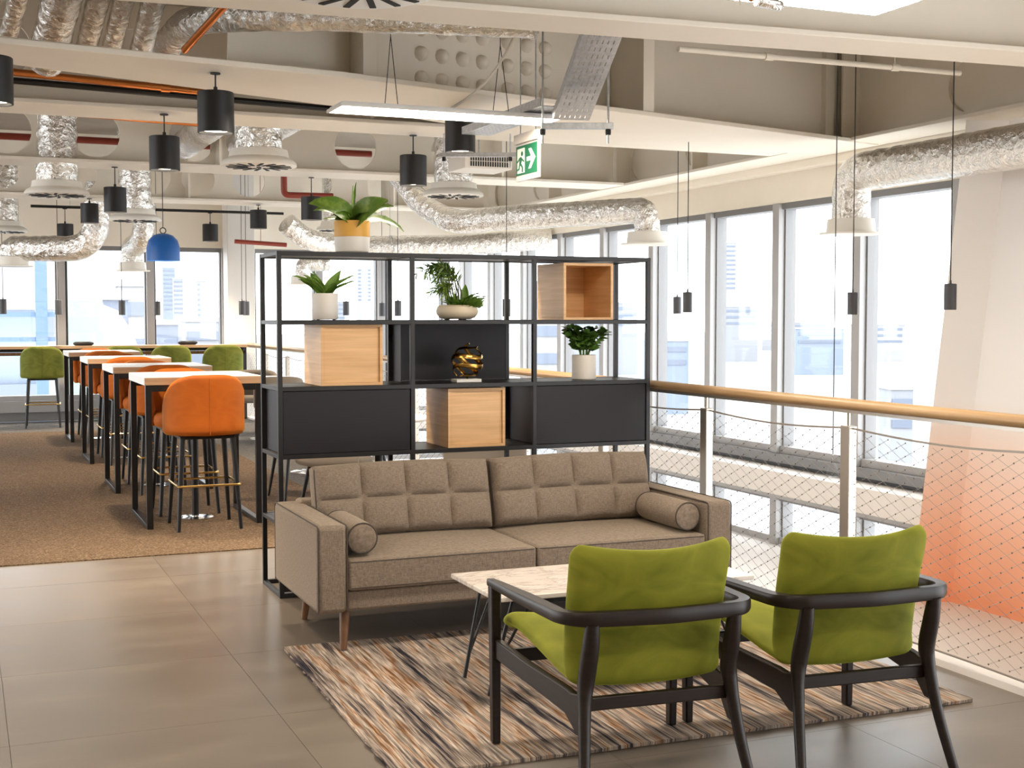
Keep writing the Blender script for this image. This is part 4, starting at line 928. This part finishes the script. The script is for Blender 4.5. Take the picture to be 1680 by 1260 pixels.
def barrel(hw_, dp, zb_, zt, th, ang, cut, n=40, nv=12, e=2.6, flare=1.0):
    """barrel backrest: wraps the -y side; returns a closed shell"""
    def P(u, v, off):
        g = (u * 2 - 1) * math.radians(ang); x, y = math.sin(g), -math.cos(g); k = (abs(x) ** e + abs(y) ** e) ** (-1 / e)
        f = abs(u * 2 - 1); hh = zt - cut * max(0, (f - .16) / .84) ** 2.0
        a = min(1, (1 - v) / .12, v / .1); o_ = 1 - (1 - math.sqrt(max(0, 1 - (1 - a) ** 2))) * .5; edge = min(1, (1 - f) / .06); o_ *= .3 + .7 * math.sqrt(max(0, 1 - (1 - edge) ** 2))
        z = zb_ + (hh - zb_) * v; fl = 1 + (flare - 1) * v; r = off * th / 2 * o_
        return (x * k * (hw_ * fl - th / 2 + r), y * k * (dp * fl - th / 2 + r), z)
    return MB().shell(lambda u, v: P(u, v, -1), lambda u, v: P(u, v, 1), n, nv)
def make_stool(label, loc, rz, m, group):
    t = thing('bar_stool', label, 'bar stool', loc, rz, group)
    o = barrel(.282, .265, .665, 1.085, .055, 112, .30, e=2.3).build('backrest', M[m], t, angle=75)
    MB().tube([(0, -.2665, .672), (0, -.2685, .85), (0, -.2675, 1.06)], .003, 6).build('seam', M[m], o)
    MB().lathe([(0, .655), (.20, .655), (.232, .67), (.242, .705), (.236, .745), (.21, .765), (0, .772)], 36, (0, .035, 0), 1, 1.02, 3.).build('seat', M[m], t, angle=60)
    bx('seat_frame', M['black'], -.19, .19, -.17, .21, .635, .657, t, .004)
    for sx_ in (-1, 1):
        for sy_ in (-1, 1): MB().tube([(sx_ * .175, sy_ * .175 + .015, .64), (sx_ * .215, sy_ * .225 + .005, .001)], [.021, .013], 10).build('leg', M['black'], t)
    k = .204; MB().tube(rounded([(0, -k - .02, .315), (k + .012, -k - .02, .315), (k + .012, k + .03, .315), (-k - .012, k + .03, .315), (-k - .012, -k - .02, .315), (0, -k - .02, .315)], .03, 4)[:-1], .0085, 8, closed=True).build('footrest', M['brass'], t)
    return t
ordn = ['nearest', 'second', 'third', 'farthest']
st0 = None
for i, y in enumerate(TY):
    for s in (-1, 1):
        lb = 'orange bar stool on the near side of the %s bar table' % ordn[i] if s < 0 else 'orange bar stool tucked behind the %s bar table' % ordn[i]
        lc = (TX - .005 if s < 0 else TX - .02, y - .43 if s < 0 else y + .36, .006); rz = 0 if s < 0 else PI
        if st0 is None: st0 = make_stool(lb, lc, rz, 'orange', 'orange bar stools')
        else: dup(st0, lc, rz, lb)
gs = make_stool('green bar stool standing alone at the left end of the counter', (1.01, 18.72, .005), math.radians(-4), 'green_stool', 'green bar stools')
for x, lb in ((2.05, 'green bar stool mostly hidden behind the orange stools'), (2.70, 'green bar stool left of another by the end of the counter'), (3.42, 'green bar stool nearest the white corner column')): dup(gs, (x, 18.74, .005), math.radians(-2), lb)
co_ = thing('window_counter', 'long narrow oak counter along the far windows on black legs', 'counter', (0, 19.2, 0))
bx('worktop', M['table_oak'], -7, 3.62 - .0, -.19, .22, 1.045, 1.085, co_, .003); bx('worktop_end', M['table_oak'], 3.62, 3.86, -.19, .10, 1.045, 1.085, co_, .003)
bx('front_rail', M['leg_wood'], -7, 3.8, -.15, -.12, .955, 1.0, co_); bx('under_rail', M['black'], -7, 3.8, .0, .03, 1.0, 1.045, co_)
for x in (-4, -1.4, 2.2, 3.80): 
    for y in (-.13, .08): bx('leg', M['black'], x - .022, x + .022, y - .02, y + .02, .005, 1.045, co_)
for px, lb in ((137, 'dark oval socket pod on the counter, left one'), (308, 'dark oval socket pod on the counter, right one')):
    q = hit(px, 566, Y=19.15); t = thing('socket_pod', lb, 'socket', (q.x, 19.15, 1.0855), 0, 'socket pods on the counter')
    MB().lathe([(.0, 0), (.10, 0), (.125, .02), (.125, .04), (.10, .055), (0, .058)], 24, sx=1.1, sy=.6).build('pod', M['panel_dark'], t)
    bx('outlet', M['slot'], -.06, .06, -.078, -.07, .018, .04, t)

# ------------------------------------------------------------------ cafe tables and shell chairs beyond the bookcase
def make_shell_chair(label, loc, rz):
    t = thing('shell_chair', label, 'chair', loc, rz, 'stone grey shell chairs')
    barrel(.29, .27, .42, .80, .05, 118, .20, 32, 10).build('backrest', M['grey_shell'], t, angle=75)
    MB().lathe([(0, .40), (.21, .40), (.24, .42), (.245, .455), (.22, .478), (0, .485)], 30, (0, .03, 0), 1, 1.02, 2.8).build('seat', M['grey_shell'], t, angle=60)
    for sx_ in (-1, 1):
        for sy_ in (-1, 1): MB().tube([(sx_ * .16, sy_ * .15 + .02, .405), (sx_ * .22, sy_ * .215 + .01, .001)], [.018, .011], 10).build('leg', M['black'], t)
    return t
def cafe_table(loc, label):
    t = thing('cafe_table', label, 'table', loc, 0, 'round cafe tables')
    MB().lathe([(0, .72), (.36, .72), (.365, .73), (.365, .742), (.36, .75), (0, .75)], 40).build('tabletop', M['table_white'], t)
    MB().lathe([(.03, .012), (.03, .72)], 16).build('column', M['black'], t)
    MB().lathe([(0, 0), (.22, 0), (.22, .006), (.06, .016), (.03, .03)], 32).build('chrome_foot', M['chrome'], t)
    return t
cafe_table((3.42, 15.85, .005), 'round cafe table on a chrome foot, far behind the bookcase'); cafe_table((2.85, 9.35, .006), 'round cafe table just behind the bookcase'); cafe_table((3.1, 12.3, .005), 'round cafe table in the middle of the walkway behind the bookcase')
c0 = make_shell_chair('stone grey shell chair left of the bookcase, by the chrome foot', (3.40, 15.1, .005), math.radians(-10))
for x, y, rz, lb in ((3.45, 16.65, 170, 'stone grey shell chair beyond the far cafe table'), (2.58, 10.6, 95, 'pale shell chair seen between the left door and the lower oak box'), (3.42, 8.62, -60, 'shell chair seen right of the lower oak box'), (2.5, 9.35, -90, 'shell chair hidden behind the left dark door'), (3.3, 11.5, 10, 'shell chair at the middle cafe table')):
    dup(c0, (x, y, .006), math.radians(rz), lb)

# ------------------------------------------------------------------ the city outside
gd = bx('ground', M['ground'], -900, 1500, 24, 2200, -30.5, -30); gd['kind'] = 'structure'
def building(px, d, w, dep, ytop, m, label, floors=0, name='building', ybase=None):
    p = at(px, 518, d); zt = EYE + (518 - ytop) / F * d; zb_ = -30.0
    t = thing(name, label, 'building', (p.x, p.y, zb_)); a = math.atan2(p.x, p.y); t.rotation_euler = (0, 0, -a * .55)
    bx('body', M[m], -w / 2, w / 2, 0, dep, 0, zt - zb_, t)
    n_ = floors
    for i in range(n_):
        z = (zt - zb_) - (i + .8) * min(4.2, (zt - zb_) / (n_ + .5)); bx('window_band', M['b_dark'], -w / 2 + w * .06, w / 2 - w * .06, -.25, .02, z, z + 1.6, t)
    bx('roof_edge', M['b_white'], -w / 2 - .3, w / 2 + .3, -.3, dep + .3, zt - zb_, zt - zb_ + .8, t)
    return t
building(-22, 46, 5, 8, 395, 'b_white', 'pale block filling the leftmost far window', 7)
building(-10, 31, 2.4, 3, 508, 'b_blue', 'low slate block in front of the pale block at the far left', 3)
building(178, 110, 3.2, 8, 492, 'b_dark', 'slate blue low block right of the pale spire', 3)
building(222, 150, 3.5, 8, 470, 'b_white', 'pale block seen under the short foil duct', 4)
building(278, 1300, 12, 12, 440, 'b_blue', 'thin pale tower right of the blue dome lamp', 10)
building(293, 1250, 9, 9, 458, 'b_grey', 'slim grey tower beside the thin pale tower', 8)
building(331, 1100, 7, 7, 462, 'b_grey', 'narrow tower left of the white corner column', 8)
building(272, 200, 3.6, 8, 533, 'b_dark', 'dark low roof seen above the counter, right half', 2)
building(336, 240, 7, 10, 528, 'b_grey', 'long grey low block near the corner column', 2)
building(545, 1300, 34, 18, 496, 'b_grey', 'hazy grey block beyond the wooden box', 5)
building(598, 1500, 16, 16, 440, 'b_white', 'hazy white tower in the upper left bay of the bookcase', 9)
building(905, 200, 6, 9, 470, 'b_white', 'gridded block seen through the right bay of the bookcase', 7)
building(985, 700, 40, 18, 498, 'b_grey', 'wide pale block behind the white cylinder pot', 3)
building(1100, 420, 12, 14, 560, 'b_blue', 'low blue block right of the bookcase', 2)
building(1193, 1200, 16, 14, 400, 'b_white', 'faint white tower in the second window from the bookcase', 10)
building(1213, 900, 26, 14, 504, 'b_grey', 'small hazy block in the second window from the bookcase', 3)
building(1345, 700, 26, 12, 540, 'b_blue', 'low blue block in the third window from the bookcase', 2)
building(1310, 1200, 60, 14, 530, 'b_grey', 'long hazy grey block in the third window from the bookcase', 3)
building(1482, 260, 4.5, 8, 640, 'b_grey', 'grey block low in the window beside the leaning column', 2)
building(1445, 900, 34, 14, 534, 'b_white', 'hazy white block left of the leaning column', 3)
p = at(135, 518, 70); t = thing('spire', 'pale green spire beside a white dome outside', 'building', (p.x, p.y, -30))
MB().lathe([(1.35, 0), (1.3, 28), (1.0, 33.0), (.55, 36.6), (.12, 38.6), (.05, 41.5), (0, 42)], 20).build('cone', M['b_green'], t); MB().lathe([(0, 38.4), (.28, 38.8), (.28, 39.2), (0, 39.6)], 12).build('ball', M['b_white'], t)
p = at(158, 518, 76); t = thing('dome', 'white rounded dome behind the pale green spire', 'building', (p.x, p.y, -30))
MB().lathe([(3.0, 0), (2.95, 26), (2.6, 28.8), (2.0, 30.6), (1.2, 31.8), (0, 32.3)], 28).build('dome_shell', M['b_white'], t)
p = at(68, 518, 25.5); t = thing('steel_mast', 'tall blue steel frame outside the leftmost far window', 'mast', (p.x, p.y, -30))
for zc in (31.0, 31.48): bx('cross_beam', M['mast_blue'], -3.0, .25, -.06, .06, zc, zc + .09, t)
bx('column', M['mast_blue'], -.11, .11, -.11, .11, 0, 40, t)
